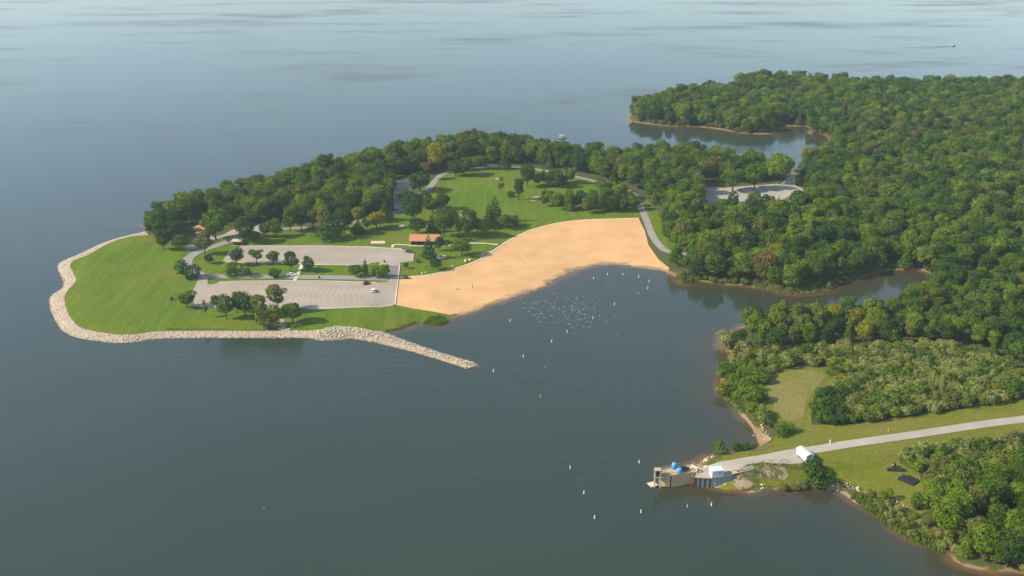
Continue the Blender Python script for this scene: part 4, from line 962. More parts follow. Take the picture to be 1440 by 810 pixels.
# hip-roofed pavilion and kiosk
def hip(name, u, v, wd, dp, he, hr, label, posts, walls=None, mat='roof_shingle', rz=0.0):
    p = P(u, v); e = empty(name, p, rz); tag(e, label, 'shelter')
    MB().box(-wd / 2, wd / 2, -dp / 2, dp / 2, -.3, .14).build('floor_slab', 'concrete', e)
    o = .7; r = MB(); rl = max(wd - dp, .4) / 2
    b = [(-wd / 2 - o, -dp / 2 - o), (wd / 2 + o, -dp / 2 - o), (wd / 2 + o, dp / 2 + o), (-wd / 2 - o, dp / 2 + o)]
    r.add([(x, y, he) for x, y in b] + [(-rl, 0, hr), (rl, 0, hr)] + [(x, y, he - .18) for x, y in b], [(0, 1, 5, 4), (2, 3, 4, 5), (1, 2, 5), (3, 0, 4), (6, 9, 8, 7), (0, 6, 7, 1), (1, 7, 8, 2), (2, 8, 9, 3), (3, 9, 6, 0)])
    rr = r.build('roof', mat, e); MB().box(-rl, rl, -.15, .15, hr - .05, hr + .07).build('ridge_cap', 'roof_dark', rr)
    for x in (-wd / 2 + .2, wd / 2 - .2):
        for y in (-dp / 2 + .2, dp / 2 - .2): MB().box(x - .12, x + .12, y - .12, y + .12, .14, he - .05).build('post', 'brown_wood', e)
    if walls: MB().box(-wd / 2 + .5, wd / 2 - .5, -dp / 2 + .5, dp / 2 - .4, .14, he - .1).build('wall', walls, e)
    return e
hip('picnic_pavilion', 284, 327, 7.0, 6.0, 2.9, 4.9, 'orange brown hip roofed pavilion at the wood edge', 4)
k_ = hip('information_kiosk', 333.5, 344, 4.6, 3.6, 2.5, 3.5, 'small tan roofed kiosk with dark walls by the loop road', 4, 'brown_wood', 'sandstone')
# white shed on the dam
A, B, C = P(1133.3, 651), P(1120.7, 643.2), P(1145, 649)
rz, Ls = frame_from(A, C); Lb = (B - A).length
sh = empty('white_shed', A, rz); tag(sh, 'white gabled storage shed beside the dam road', 'shed')
ws, ls_, hs = 3.0, 6.2, 2.8
MB().box(-.1, ws + .1, -.1, ls_ + .1, -.3, .12).build('foundation', 'concrete', sh)
wl = MB(); wl.add([(0, 0, .12), (ws, 0, .12), (ws, ls_, .12), (0, ls_, .12), (0, 0, hs), (ws, 0, hs), (ws, ls_, hs), (0, ls_, hs), (ws / 2, 0, hs + .55), (ws / 2, ls_, hs + .55)],
   [(0, 1, 5, 8, 4), (2, 3, 7, 9, 6), (0, 4, 7, 3), (1, 2, 6, 5), (0, 3, 2, 1)]); wl.build('wall', 'white_paint', sh)
r = MB(); o_ = .22
r.add([(-o_, -o_, hs - .02), (ws / 2, -o_, hs + .62), (ws + o_, -o_, hs - .02), (-o_, ls_ + o_, hs - .02), (ws / 2, ls_ + o_, hs + .62), (ws + o_, ls_ + o_, hs - .02),
       (-o_, -o_, hs - .12), (ws / 2, -o_, hs + .5), (ws + o_, -o_, hs - .12), (-o_, ls_ + o_, hs - .12), (ws / 2, ls_ + o_, hs + .5), (ws + o_, ls_ + o_, hs - .12)],
      [(0, 1, 4, 3), (1, 2, 5, 4), (6, 9, 10, 7), (7, 10, 11, 8), (0, 3, 9, 6), (2, 8, 11, 5), (0, 6, 7, 1), (1, 7, 8, 2), (3, 4, 10, 9), (4, 5, 11, 10)])
r.build('roof', 'cream_roof', sh)
MB().box(ws * .5 - .3, ws * .5 + .55, -.05, -.01, 2.15, 2.65).build('vent', 'teal_steel', sh); MB().box(ws * .2, ws * .2 + .95, -.05, -.008, .13, 2.1).build('door', 'cream_roof', sh)
for k in range(1, 6): MB().box(-.035, -.005, ls_ * k / 6 - .04, ls_ * k / 6 + .04, .12, hs - .1).build('batten', 'white_paint', sh)
# ------------------------------------------------------------------ pump station
ZT = 4.4
ring = [(927, 668), (944.5, 669.6), (976, 664.5), (984, 659.5), (974, 654), (943, 657.5), (929.5, 661)]
rw = [at_z(u, v, ZT)[:2] for u, v in ring]; c0 = (sum(p[0] for p in rw) / 7, sum(p[1] for p in rw) / 7)
ps = empty('pump_station', (c0[0], c0[1], 0)); tag(ps, 'angular concrete intake platform standing in the lake', 'platform')
loc = [(x - c0[0], y - c0[1]) for x, y in rw]
MB().prism(loc, -3.0, ZT).build('concrete_base', 'pump_concrete', ps)
inn = [(x * .95, y * .95) for x, y in loc]; MB().prism(inn, ZT + .004, ZT + .09).build('deck', 'deck_concrete', ps)
for i in range(7):
    a, b = Vector(loc[i]), Vector(loc[(i + 1) % 7])
    if i == 2: continue
    d = (b - a); L = d.length; M = Matrix.Translation((a.x * .985, a.y * .985, ZT)) @ Matrix.Rotation(math.atan2(d.y, d.x), 4, 'Z')
    MB().box(0, L * .97, -.12, .12, .004, .35, M).build('parapet', 'pump_concrete', ps)
    rail = MB(); n = max(2, int(L / 1.6))
    for k in range(n + 1): rail.box(L * .97 * k / n - .035, L * .97 * k / n + .035, -.035, .035, .352, 1.25, M)
    rail.box(0, L * .97, -.03, .03, 1.252, 1.31, M); rail.box(0, L * .97, -.025, .025, .80, .84, M); rail.build('railing', 'pale_steel', ps)
a, b = Vector(loc[0]), Vector(loc[1])
for t in (.93, .99): 
    q = a.lerp(b, t); MB().cyl((q.x * 1.03, q.y * 1.03, -1), (q.x * 1.03, q.y * 1.03, ZT + .3), .11, n=6).build('drain_pipe', 'dark_metal', ps)
gt = at_z(924.5, 669, ZT); gl = Vector((gt.x - c0[0], gt.y - c0[1], 0))
for dx, dy in ((-.9, -.9), (.9, -.9), (-.9, .9), (.9, .9)): MB().box(gl.x + dx - .16, gl.x + dx + .16, gl.y + dy - .16, gl.y + dy + .16, -2.5, ZT + 2.4).build('gate_post', 'tan_wall', ps)
MB().box(gl.x - 1.1, gl.x + 1.1, gl.y - 1.1, gl.y + 1.1, ZT + 2.4, ZT + 2.65).build('gate_cap', 'tan_wall', ps)
MB().box(gl.x - 1.05, gl.x + 2.0, gl.y - 1.05, gl.y + 1.05, ZT - .3, ZT - .01).build('gate_landing', 'deck_concrete', ps)
MB().box(gl.x - .6, gl.x + .6, gl.y - .6, gl.y + .6, ZT, ZT + 1.9).build('hoist', 'dark_metal', ps)
MB().cyl((gl.x - 1.0, gl.y + .6, ZT + 2.65), (gl.x - 1.0, gl.y + .6, ZT + 6.2), .06, .04, 6).build('mast', 'dark_metal', ps)
def tank(u, v, r_, h_, label):
    p = at_z(u, v, ZT + .09); e = empty('blue_tank', p); tag(e, label, 'tank', 'tanks on the pump station')
    MB().lathe([(r_, 0), (r_, h_ * .9), (r_ * .8, h_), (r_ * .2, h_ * 1.05)], 18).build('shell', 'blue_tank', e, True)
    for z in (.33, .66): MB().lathe([(r_ * 1.03, h_ * z - .06), (r_ * 1.03, h_ * z + .06)], 18).build('hoop', 'blue_tank', e)
    MB().cyl((0, 0, h_ * 1.04), (0, 0, h_ * 1.13), r_ * .22, n=10).build('lid', 'pale_steel', e)
tank(948, 658.6, .85, 2.1, 'taller blue tank at the back of the pump station deck'); tank(955, 664.6, .9, 1.7, 'blue tank nearest the front of the pump station deck')
p = at_z(962, 661, ZT + .09); e = empty('pump_unit', p, R(8)); tag(e, 'dark pump unit right of the blue tanks', 'pump')
MB().box(-1.7, 1.7, -1.3, 1.3, 0, .3).build('skid', 'dark_metal', e); MB().box(-1.3, .6, -.9, .9, .31, 1.3).build('engine_cover', 'grey_plastic', e); MB().cyl((.7, 0, .75), (1.6, 0, .75), .45, n=12).build('motor', 'dark_metal', e); MB().cyl((-.9, .4, 1.3), (-.9, .4, 2.0), .09, n=8).build('exhaust', 'dark_metal', e)
p = P(977, 661); p.z = max(p.z, ZT - .4); p = at_z(977, 662, ZT); e = empty('pipe_frame', (p.x, p.y, ZT - .02)); tag(e, 'cream bent pipe outlet at the landward end of the pump station', 'pipe')
MB().cyl((-1.1, .6, 0), (-1.1, .6, 1.9), .22, n=10).build('riser', 'cream_roof', e); MB().cyl((-1.1, .6, 1.9), (.5, -.6, 1.3), .22, n=10).build('bend', 'cream_roof', e); MB().cyl((.5, -.6, 1.3), (.5, -.6, -.6), .22, n=10).build('outlet', 'cream_roof', e)
# floating work platform
q4 = [at_z(u, v, .45) for u, v in ((909.5, 679), (920, 677), (926, 682), (916, 685))]; cc = sum(q4, Vector()) / 4
fp = empty('floating_platform', (cc.x, cc.y, 0)); tag(fp, 'small pale floating platform beside the intake tower', 'platform')
lp = [(q.x - cc.x, q.y - cc.y) for q in q4]
MB().prism(lp, -.25, .30).build('float', 'grey_plastic', fp); MB().prism([(x * 1.04, y * 1.04) for x, y in lp], .304, .45).build('deck', 'concrete', fp)
for x, y in lp: MB().cyl((x * .85, y * .85, .45), (x * .85, y * .85, .7), .1, n=8).build('cleat', 'dark_metal', fp)
# sheet pile wall
top = [(977.5, 671.5, 3.6), (1002, 672.8, 3.6), (1030, 667.5, 4.0), (1058, 660.5, 4.5)]
tw = [at_z(u, v, z) for u, v, z in top]; sp_ = empty('sheet_pile_wall', (tw[0].x, tw[0].y, 0)); tag(sp_, 'weathered teal and grey sheet pile wall below the white box', 'wall')
k = 0
for a, b in zip(tw, tw[1:]):
    d = b - a; L = math.hypot(d.x, d.y); n = int(L / .75); an = math.atan2(d.y, d.x)
    for i in range(n):
        q = a.lerp(b, (i + .5) / n); M = Matrix.Translation((q.x - tw[0].x, q.y - tw[0].y, 0)) @ Matrix.Rotation(an, 4, 'Z'); off = .16 if i % 2 else -.12; w_ = L / n / 2
        MB().add([M @ Vector(t) for t in ((-w_, off * .2, -2), (-w_ * .55, -off, -2), (w_ * .55, -off, -2), (w_, off * .2, -2), (w_, .3, -2), (-w_, .3, -2), (-w_, off * .2, q.z), (-w_ * .55, -off, q.z), (w_ * .55, -off, q.z), (w_, off * .2, q.z), (w_, .3, q.z), (-w_, .3, q.z))],
                 [(0, 1, 7, 6), (1, 2, 8, 7), (2, 3, 9, 8), (3, 4, 10, 9), (4, 5, 11, 10), (5, 0, 6, 11), (6, 7, 8, 9, 10, 11)]).build('pile', ['teal_steel', 'pale_steel', 'teal_steel', 'teal_steel', 'pale_steel'][(k * 7 + i * 3) % 5] if q.z < 4.2 else 'teal_steel', sp_)
        k += 1
    M = Matrix.Translation((a.x - tw[0].x, a.y - tw[0].y, 0)) @ Matrix.Rotation(an, 4, 'Z')
    MB().box(0, L, -.25, .35, (a.z + b.z) / 2 + .02, (a.z + b.z) / 2 + .26, M).build('capping_beam', 'pump_concrete', sp_)
# fill behind the sheet piling
fill = [(tw[0].x, tw[0].y + .35), (tw[1].x, tw[1].y + .35), (tw[2].x, tw[2].y + .35)] + [at_z(u, v, 4.0)[:2] for u, v in ((1020, 660), (986, 661), (980, 664))]
o = MB().prism(fill, -1.5, 3.95).build('gravel_yard', 'gravel'); o['kind'] = 'structure'
e = empty('red_frame', (tw[0].x - .9, tw[0].y - .2, 0)); tag(e, 'rusty red steel frame between pump station and sheet piling', 'frame')
for x in (-.4, .4): MB().box(x - .11, x + .11, -.15, .15, -1.5, 3.7).build('post', 'red_paint', e)
for z in (1.2, 3.2): MB().box(-.55, .55, -.1, .1, z, z + .25).build('rail', 'red_paint', e)
# white box
A, C = at_z(1001.7, 673.3, 3.97), at_z(1017.8, 671.8, 3.97); rz, Lw = frame_from(A, C)
wb = empty('white_control_box', (A.x, A.y + .6, 3.95), rz); tag(wb, 'plain white flat roofed control hut on the sheet pile yard', 'hut')
MB().box(0, Lw, 0, 3.2, .0, 2.45).build('wall', 'white_paint', wb); MB().box(-.1, Lw + .1, -.1, 3.3, 2.454, 2.6).build('roof', 'white_paint', wb)
MB().box(-.04, -.002, 1.2, 2.1, .02, 2.05).build('door', 'cream_roof', wb); MB().box(Lw * .55, Lw * .8, -.04, -.002, 1.5, 2.1).build('louvre', 'pale_steel', wb)
# lamp posts and markers
def lamp(u, v, h, label):
    p = P(u, v); e = empty('lamp_post', p); tag(e, label, 'lamp post')
    MB().cyl((0, 0, -.2), (0, 0, h), .09, .06, 8).build('pole', 'dark_metal', e)
    MB().box(-.85, .85, -.04, .04, h - .05, h + .03).build('arm', 'dark_metal', e)
    for x in (-.8, .8): MB().box(x - .3, x + .3, -.16, .16, h - .22, h - .06).build('lamp_head', 'post_white', e)
lamp(1061.5, 631, 5.6, 'twin headed lamp post among the shrubs on the point')
def post(u, v, h, mat, label, r_=.16, name='marker_post'):
    p = P(u, v); e = empty(name, p); tag(e, label, 'post')
    MB().box(-r_, r_, -r_, r_, -.2, h).build('shaft', mat, e); MB().add([(-r_, -r_, h), (r_, -r_, h), (r_, r_, h), (-r_, r_, h), (0, 0, h + r_)], [(0, 1, 4), (1, 2, 4), (2, 3, 4), (3, 0, 4)]).build('cap', mat, e)
post(1167, 624.5, 1.7, 'post_white', 'white marker post on the verge right of the shed'); post(1249, 607.5, 1.3, 'yellow_paint', 'yellow marker post in the grass above the dam road', .12)
post(664.3, 405.5, 2.1, 'brown_wood', 'single dark wooden post standing in the sand', .13, 'wooden_post'); post(992, 661, 1.3, 'post_white', 'white bollard at the landward end of the station deck', .12)
def bin_(u, v, label, h=1.15, r_=.4):
    p = P(u, v); e = empty('litter_bin', p); tag(e, label, 'bin', 'litter bins in the park')
    MB().lathe([(r_ * .9, 0), (r_, h * .8), (r_ * .95, h * .82)], 12).build('drum', 'brown_wood', e); MB().lathe([(r_ * 1.08, h * .82), (r_ * .7, h * .98), (r_ * .2, h)], 12).build('lid', 'dark_metal', e)
bin_(241, 422, 'brown litter bin standing alone on the big lawn', 1.9, .75); bin_(540.5, 369.5, 'dark litter bin on the edge of the far lot', 1.5, .5); bin_(567.5, 351.3, 'dark litter bin at the right corner of the far lot', 1.2, .6); bin_(449, 391.5, 'brown litter bin by the loop road near the crossing', 1.3, .45)
# picnic table pad
p = P(620, 361.5); e = empty('picnic_table', (p.x, p.y, p.z + .30)); tag(e, 'dark picnic table on a round pad in the tree shade', 'table')
MB().box(-1.0, 1.0, -.4, .4, .68, .75).build('table_top', 'brown_wood', e)
for s in (-1, 1):
    MB().box(-1.0, 1.0, s * .8 - .15, s * .8 + .15, .40, .46).build('bench', 'brown_wood', e); MB().box(s * .75 - .06, s * .75 + .06, -.8, .8, 0, .40).build('leg', 'brown_wood', e); MB().box(s * .75 - .05, s * .75 + .05, -.3, .3, .41, .68).build('support', 'brown_wood', e)
o = MB().lathe([(2.9, -.3), (2.9, .30)], 24, (p.x, p.y, p.z)).build('round_pad', 'concrete'); o['kind'] = 'structure'

# ------------------------------------------------------------------ vehicles
def car(u, v, rz, paint, label, kind='sedan'):
    p = P(u, v); e = empty('parked_car', (p.x, p.y, p.z + .24), rz); tag(e, label, 'car', 'cars parked in the park')
    L, Wc = 4.6, 1.8
    prof = [(-2.3, .38), (-2.3, .78), (-2.05, .95), (-1.45, .99), (.85, 1.0), (1.75, .90), (2.25, .74), (2.3, .40), (1.9, .28), (-1.9, .28)]
    n = len(prof); mb = MB(); vs_ = []
    for y, sx in ((-Wc / 2, 0), (-Wc / 2 + .06, 1), (Wc / 2 - .06, 1), (Wc / 2, 0)):
        vs_ += [(x * (1 if sx else .985), y, z if (sx or z < .7) else z - .07) for x, z in prof]
    fs_ = [(j * n + i, j * n + (i + 1) % n, (j + 1) * n + (i + 1) % n, (j + 1) * n + i) for j in range(3) for i in range(n)] + [tuple(range(n)), tuple(range(4 * n - 1, 3 * n - 1, -1))]
    mb.add(vs_, [tuple(reversed(f)) for f in fs_]); mb.build('body', paint, e)
    rx = (-1.55, -.95, .35, 1.05) if kind == 'sedan' else (-2.15, -1.9, .35, 1.05)
    gb = [(rx[0], .97), (rx[1], 1.42), (rx[2], 1.42), (rx[3], .97)]; g = MB(); V = [(x, s * (.80 if z < 1 else .64), z) for s in (-1, 1) for x, z in gb]
    g.add(V, [(0, 3, 2, 1), (4, 5, 6, 7), (0, 1, 5, 4), (1, 2, 6, 5), (2, 3, 7, 6)]); g.build('windows', 'car_glass', e)
    MB().box(rx[1] - .08, rx[2] + .08, -.67, .67, 1.424, 1.48).build('roof', paint, e)
    for x in (-1.4, 1.4):
        for s in (-1, 1):
            wh = MB().cyl((x, s * .66, .32), (x, s * .9, .32), .33, n=14).build('wheel', 'black_rubber', e); MB().cyl((x, s * .88, .32), (x, s * .915, .32), .19, n=10).build('rim', 'chrome', wh)
    for s in (-1, 1):
        MB().box(2.2, 2.31, s * .62 - .2, s * .62 + .2, .60, .74).build('headlight', 'lamp_glass', e); MB().box(-2.32, -2.2, s * .68 - .16, s * .68 + .16, .66, .82).build('tail_light', 'tail_red', e)
        MB().box(.75, .95, s * .98 - .08, s * .98 + .08, .98, 1.1).build('mirror', paint, e)
    return e
car(410, 388, R(2), 'car_white', 'white sedan driving on the loop road left of the crossing')
car(514.5, 399.5, R(86), 'car_black', 'black car parked under the island trees at the top of the near lot', 'hatch')
car(525, 410.5, R(100), 'car_white', 'white car parked alone in the near lot', 'hatch')
car(575, 355.5, R(-25), 'car_green', 'dark car parked at the angled corner of the far lot')
car(681, 218.5, R(80), 'car_white', 'white car glimpsed in the wood gap above the meadow', 'hatch')

# ------------------------------------------------------------------ black floating dock sections on the grass
def dock(a, b, wd, label, h=.55, tilt=0.0):
    pa_, pb_ = P(*a), P(*b); rz, L = frame_from(pa_, pb_); z = (pa_.z + pb_.z) / 2 + .07
    e = empty('dock_section', (pa_.x, pa_.y, z), rz); tag(e, label, 'dock section', 'dock sections laid on the grass')
    n = max(2, int(L / 1.3))
    MB().box(0, L, -wd / 2, wd / 2, h - .08, h).build('deck', 'grey_plastic', e)
    for i in range(n):
        x0_ = L * i / n + .08; x1_ = L * (i + 1) / n - .08; MB().box(x0_, x1_, -wd / 2 + .08, wd / 2 - .08, 0, h - .085).build('float', 'black_rubber', e); MB().box(x0_ - .06, x1_ + .06, -wd / 2, wd / 2, h + .004, h + .05).build('deck_plank', 'grey_plastic', e)
    for s in (-1, 1): MB().box(0, L, s * wd / 2 - .05, s * wd / 2 + .05, h - .2, h + .09).build('side_rail', 'dark_metal', e)
    return e
dock((1247.5, 662), (1272, 663), 1.5, 'long dark dock section lying behind the others on the grass', .7)
dock((1266, 677), (1274, 670.5), 2.2, 'left black dock section of the front pair on the grass'); dock((1271.5, 679), (1281, 671.5), 2.0, 'middle black dock section of the front group on the grass'); dock((1279, 682.3), (1290, 675.5), 2.2, 'right grey black dock section of the front group on the grass')
p = P(1257.5, 660.5); e = empty('float_drum', (p.x, p.y, p.z)); tag(e, 'upright dark drum standing by the long dock section', 'drum')
MB().lathe([(.6, 0), (.62, .9), (.58, 1.0), (.62, 1.1), (.6, 2.0)], 14, (0, 0.9, 0)).build('shell', 'grey_plastic', e); MB().lathe([(.5, 2.0), (.5, 2.08)], 14, (0, 0.9, 0)).build('lid', 'black_rubber', e); MB().box(-.65, -.4, .2, .5, 1.5, 2.1).build('tag_plate', 'post_white', e)
p = P(1256, 672.5); e = empty('anchor_frame', (p.x, p.y, p.z + .05), R(5)); tag(e, 'thin dark steel frame lying left of the front dock sections', 'frame')
for y in (-.5, .5): MB().box(-1.8, 1.8, y - .06, y + .06, 0, .14).build('rail', 'dark_metal', e)
for x in (-1.5, -.5, .5, 1.5): MB().box(x - .05, x + .05, -.44, .44, .02, .12).build('rung', 'dark_metal', e)

# ------------------------------------------------------------------ buoys, floats, gulls, boats
BUOYS = [(835, 392), (854.4, 386.5), (876, 387), (898, 390), (912.7, 396.5), (911, 406), (898, 414), (864, 428.5), (834, 448), (797.6, 467.5), (776, 481), (717.5, 452), (736, 502), (694, 522.5), (760, 558), (802, 659), (821, 694), (836, 729), (898.7, 651), (901, 721), (966.7, 713), (1000.5, 711)]
BL = ['first buoy of the upper row off the beach, by the red float rope', 'second buoy of the upper row off the beach', 'third buoy of the upper row off the beach', 'fourth buoy of the upper row off the beach', 'rightmost buoy nearest the wooded corner', 'buoy below the rightmost one off the wooded corner', 'dull buoy left of the pair off the wooded corner', 'buoy alone right of the floating gulls', 'buoy among the floating gulls at their right side', 'buoy just below the floating gulls', 'buoy between gulls and breakwater tip', 'buoy next to the left red floats', 'buoy halfway from gulls to breakwater tip', 'buoy right beside the breakwater tip', 'dull buoy alone in open water below the swimming area', 'upper buoy of the slanting row left of the pump station', 'middle buoy of the slanting row left of the pump station', 'lowest buoy of the slanting row left of the pump station', 'buoy nearest behind the floating platform', 'buoy in front of the floating platform, to the left', 'dull orange buoy in front of the pump station', 'buoy in front of the sheet piling, rightmost in the water']
bproto = None
BM = dict(body=MB().lathe([(.22, -.5), (.28, -.1), (.30, .25), (.27, .3), (.24, 1.35), (.18, 1.6), (.06, 1.68)], 12).mesh('body', 'post_white', True), collar=MB().lathe([(.36, .02), (.44, .12), (.36, .24), (.3, .26)], 12).mesh('collar', 'post_white', True), band=MB().lathe([(.272, .95), (.27, 1.12)], 12).mesh('band', 'orange_paint'))
for i, ((u, v), lab) in enumerate(zip(BUOYS, BL)):
    p = at_z(u, v); e = empty('buoy', (p.x, p.y, 0), random.uniform(0, 6), (.62, .62, .75)); e.rotation_euler = (random.uniform(-.08, .08), random.uniform(-.08, .08), 0)
    tag(e, ('white ' if 'dull' not in lab else '') + lab, 'buoy', 'buoys round the swimming area')
    for k in ('body', 'collar', 'band'):
        o = link(k, BM[k], e)
        if 'dull' in lab: o.material_slots[0].link = 'OBJECT'; o.material_slots[0].material = MATS['tan_wall' if k != 'band' else 'orange_paint']
Z8 = lambda x, y: (680 + x * .19444, 370 + y * .19444)
FL1 = [(20, 378), (97, 386), (175, 400), (247, 408), (320, 417), (398, 427), (475, 435), (505, 433), (528, 430), (550, 412), (595, 390), (612, 374), (627, 360), (660, 346), (690, 335), (725, 300), (752, 282), (790, 262), (810, 245), (845, 222), (875, 200), (900, 182), (930, 160), (955, 147)]
FL2 = [(640, 88), (712, 100), (765, 108), (827, 122), (890, 133)]
fm = MB().lathe([(.04, -.22), (.22, -.16), (.32, 0), (.22, .18), (.05, .24)], 12).mesh('rope_float', 'red_float', True)
for L_, lab, g in ((FL1, 'small red float on the long curved rope line of the swimming area', 'red floats on the long rope'), (FL2, 'small red float on the short rope line near the upper beach', 'red floats on the short rope')):
    for x, y in L_:
        p = at_z(*Z8(x, y)); o = link('rope_float', fm); o.location = (p.x, p.y, .03); tag(o, lab, 'float', g)
def gull_mesh():
    b = bmesh.new(); secs = [(-.34, .02, .16), (-.2, .10, .12), (0, .145, .10), (.14, .12, .11), (.22, .06, .18), (.27, .065, .25), (.33, .06, .26), (.37, .03, .25), (.45, .01, .23)]; rings = []
    for x, r_, z in secs: rings.append([b.verts.new((x, r_ * math.cos(6.283 * i / 8), z + r_ * .85 * math.sin(6.283 * i / 8))) for i in range(8)])
    for a, c in zip(rings, rings[1:]):
        for i in range(8): b.faces.new((a[i], a[(i + 1) % 8], c[(i + 1) % 8], c[i]))
    b.faces.new(rings[0][::-1]); b.faces.new(rings[-1]); me = bpy.data.meshes.new('gull'); b.to_mesh(me); b.free()
    me.materials.append(MATS['gull_white']); me.materials.append(MATS['gull_grey'])
    for p_ in me.polygons:
        p_.use_smooth = True
        if p_.center.z > .14 and p_.center.x < .1: p_.material_index = 1
    return me
gm = gull_mesh(); gr = random.Random(5); spots = []
for cx, cy_, sx_, sy_, n in ((620, 330, 90, 35, 60), (430, 330, 60, 32, 34), (330, 320, 28, 22, 10), (760, 385, 80, 35, 26), (680, 430, 80, 35, 16), (420, 390, 25, 30, 6), (560, 285, 90, 15, 9)):
    for _ in range(n): spots.append(Z8(gr.gauss(cx, sx_), gr.gauss(cy_, sy_)))
for x, y in ((275, 255), (280, 288), (295, 328), (325, 350), (448, 465), (640, 465), (722, 458), (945, 385), (890, 425), (965, 520), (865, 360), (722, 240), (675, 252), (590, 258)): spots.append(Z8(x, y))
spots += [(713, 619), (765.7, 516.7), (371, 715), (622, 443.5), (632, 447)]
for i, (u, v) in enumerate(spots):
    p = at_z(u, v)
    if DS(p.x, p.y) > -1.0: continue
    o = link('gull', gm); s = gr.uniform(.6, .95); o.location = (p.x, p.y, -.03 * s); o.scale = (s, s, s); o.rotation_euler = (0, 0, gr.uniform(0, 6.28))
    if i >= len(spots) - 5: tag(o, ['gull floating alone in the middle of the open water', 'gull floating near the breakwater tip', 'gull floating alone low in the left foreground water', 'gull close to the beach corner', 'gull beside the reed bed'][i - len(spots) + 5], 'gull', 'stray gulls')
    else: tag(o, 'white gull in the flock floating off the beach', 'gull', 'gulls floating off the beach')
p = P(676, 421.2); o = link('gull', gm); o.location = (p.x, p.y, p.z + .08); o.scale = (1.5, 1.5, 1.5); tag(o, 'white gull standing on the beach near the water', 'gull', 'stray gulls')

def boat(u, v, rz, L, label, canopy):
    p = at_z(u, v); e = empty('motor_boat', (p.x, p.y, 0), rz); tag(e, label, 'boat'); wd = L * .34
    secs = [(-.5, 1, .55), (-.1, 1, .6), (.25, .85, .7), (.42, .45, .8), (.5, .04, .9)]; mb = MB(); V = []
    for t, w_, z in secs: V += [(t * L, -wd / 2 * w_, z * 1.3), (t * L, -wd / 2 * w_ * .7, -.3), (t * L, wd / 2 * w_ * .7, -.3), (t * L, wd / 2 * w_, z * 1.3)]
    Fq = [(i * 4 + k, i * 4 + (k + 1) % 4, i * 4 + 4 + (k + 1) % 4, i * 4 + 4 + k) for i in range(4) for k in range(4)] + [(3, 2, 1, 0)]
    mb.add(V, [tuple(reversed(f)) for f in Fq]); mb.build('hull', 'white_paint', e)
    MB().box(-.2 * L, .08 * L, -wd * .3, wd * .3, .8, 1.75).build('cabin', 'white_paint', e); MB().box(.082 * L, .1 * L, -wd * .28, wd * .28, 1.1, 1.65).build('windscreen', 'car_glass', e)
    MB().box(-.56 * L, -.505 * L, -.3, .3, -.3, 1.0).build('outboard', 'dark_metal', e)
    if canopy:
        for sx_ in (-.35, .1):
            for sy_ in (-.4, .4): MB().cyl((sx_ * L, sy_ * wd, .8), (sx_ * L, sy_ * wd, 2.5), .05, n=6).build('canopy_post', 'pale_steel', e)
        MB().box(-.4 * L, .15 * L, -wd * .48, wd * .48, 2.5, 2.62).build('canopy', 'white_paint', e)
    return e
boat(1340.5, 64.5, R(18), 6.5, 'white motor boat trailing a wake far out on the right', False)
boat(791, 194.5, R(3), 6.5, 'white canopied boat moored beyond the trees in the bay', True)
# its wake: two low ridges of disturbed water spreading back from the stern
p = at_z(1339.5, 65); V, Fq = [], []
for sgn, an in ((1, 202), (-1, 194)):
    k0 = len(V)
    for i in range(41):
        t = i / 40; L_ = 4 + t * 150; c = Vector((p.x + math.cos(R(an + sgn * 3)) * L_, p.y + math.sin(R(an + sgn * 3)) * L_, 0)); n_ = Vector((-math.sin(R(an)), math.cos(R(an)), 0)); wd = 1.0 + 2.5 * t
        hgt = .30 * (1 - t) + .03
        for q, z in ((-1, .004), (0, hgt), (1, .004)): V.append((c.x + n_.x * wd * q, c.y + n_.y * wd * q, z))
    for i in range(40):
        for k in (0, 1): Fq.append((k0 + i * 3 + k, k0 + i * 3 + k + 1, k0 + i * 3 + k + 4, k0 + i * 3 + k + 3))
me = mesh_np('wake', V, Fq, 'water', True); attr(me, 'shore', np.full(len(V), -60.0)); o = link('wake', me); o['kind'] = 'structure'

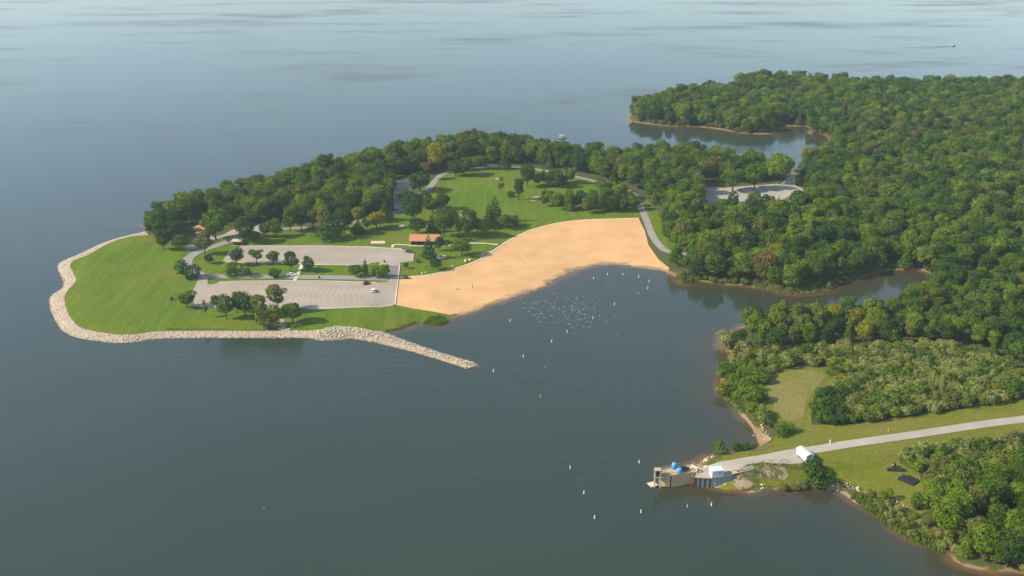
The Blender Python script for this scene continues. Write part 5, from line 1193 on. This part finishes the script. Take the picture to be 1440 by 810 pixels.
# ------------------------------------------------------------------ people on the beach, each one skinned figure
def person(u, v, rz, label, top_m, leg_m, stride=.16):
    p = P(u, v); J = {'pel': (0, 0, .95), 'wst': (0, 0, 1.12), 'chs': (.02, 0, 1.36), 'nck': (.02, 0, 1.50), 'hd': (.04, 0, 1.60), 'tp': (.04, 0, 1.74)}
    E = [('pel', 'wst'), ('wst', 'chs'), ('chs', 'nck'), ('nck', 'hd'), ('hd', 'tp')]; rad = {'pel': .15, 'wst': .13, 'chs': .16, 'nck': .06, 'hd': .10, 'tp': .07}
    for s, n in ((-1, 'r'), (1, 'l')):
        for k, q, r_ in (('hip', (0, s * .10, .90), .10), ('kne', (s * stride * .5 + .03, s * .11, .50), .065), ('ank', (s * stride - .03, s * .11, .09), .045), ('toe', (s * stride + .14, s * .12, .04), .035), ('sho', (.02, s * .19, 1.40), .065), ('elb', (-.02 - s * .05, s * .25, 1.12), .045), ('wri', (.08 - s * .08, s * .25, .88), .034), ('han', (.11 - s * .08, s * .24, .78), .036)):
            J[k + n] = q; rad[k + n] = r_
        E += [('pel', 'hip' + n), ('hip' + n, 'kne' + n), ('kne' + n, 'ank' + n), ('ank' + n, 'toe' + n), ('chs', 'sho' + n), ('sho' + n, 'elb' + n), ('elb' + n, 'wri' + n), ('wri' + n, 'han' + n)]
    ks = list(J); me = bpy.data.meshes.new('person'); me.from_pydata([J[k] for k in ks], [(ks.index(a), ks.index(b)) for a, b in E], [])
    o = bpy.data.objects.new('person', me); col.objects.link(o); md = o.modifiers.new('skin', 'SKIN')
    if not me.skin_vertices: me.attributes  # layer is made with the modifier
    for i, k in enumerate(ks):
        sv = me.skin_vertices[0].data[i]; sv.radius = (rad[k], rad[k]); sv.use_root = (k == 'pel')
    ss = o.modifiers.new('sub', 'SUBSURF'); ss.levels = 1; ss.render_levels = 1
    bpy.context.view_layer.update(); dg = bpy.context.evaluated_depsgraph_get(); me2 = bpy.data.meshes.new_from_object(o.evaluated_get(dg)); o.modifiers.clear(); o.data = me2; me2.materials.clear()
    for m in (top_m, leg_m, 'skin', 'brown_wood'): me2.materials.append(MATS[m])
    for f in me2.polygons:
        f.use_smooth = True; c = f.center
        f.material_index = 3 if (c.z > 1.66 or (c.z > 1.56 and c.x < 0)) else 2 if (c.z > 1.47 or c.z < .48 or (abs(c.y) > .2 and c.z < 1.15)) else (0 if c.z > .98 else 1)
    o.location = (p.x, p.y, p.z + .125); o.rotation_euler = (0, 0, rz); tag(o, label, 'person')
    return o
person(741, 363.4, R(160), 'person in brown top standing in the middle of the beach', 'cloth_brown', 'cloth_navy')
person(829.5, 339, R(20), 'person in dark clothing walking on the upper right sand', 'cloth_brown', 'cloth_brown', .22)
p = P(644, 407.3); e = empty('driftwood_log', (p.x, p.y, p.z + .12), R(4)); tag(e, 'dark driftwood log lying on the left part of the sand', 'log')
MB().cyl((-1.1, 0, .14), (0, .06, .17), .15, .17, 9).build('trunk', 'driftwood', e); MB().cyl((0, .06, .17), (1.2, -.05, .12), .17, .1, 9).build('tip', 'driftwood', e); MB().cyl((.3, .05, .2), (.8, .4, .5), .06, .03, 6).build('branch', 'driftwood', e)

# ------------------------------------------------------------------ haze
if HAZE_DENSITY > 0:
    m = bpy.data.materials.new('haze'); m.use_nodes = True; nt = m.node_tree; nt.nodes.clear(); out = nt.nodes.new('ShaderNodeOutputMaterial')
    pv = nt.nodes.new('ShaderNodeVolumePrincipled'); pv.inputs['Color'].default_value = (0.76, 0.90, 1.0, 1); pv.inputs['Density'].default_value = HAZE_DENSITY; pv.inputs['Anisotropy'].default_value = 0.3
    nt.links.new(pv.outputs[0], out.inputs['Volume'])
    MATS['haze'] = m
    o = MB().box(-5600, 5600, -1200, 8200, -6.5, 215).build('haze', 'haze'); o['kind'] = 'stuff'
print('TREES', len(trees), 'SHRUBS', len(shrubs), 'SPOTS', len(spots))
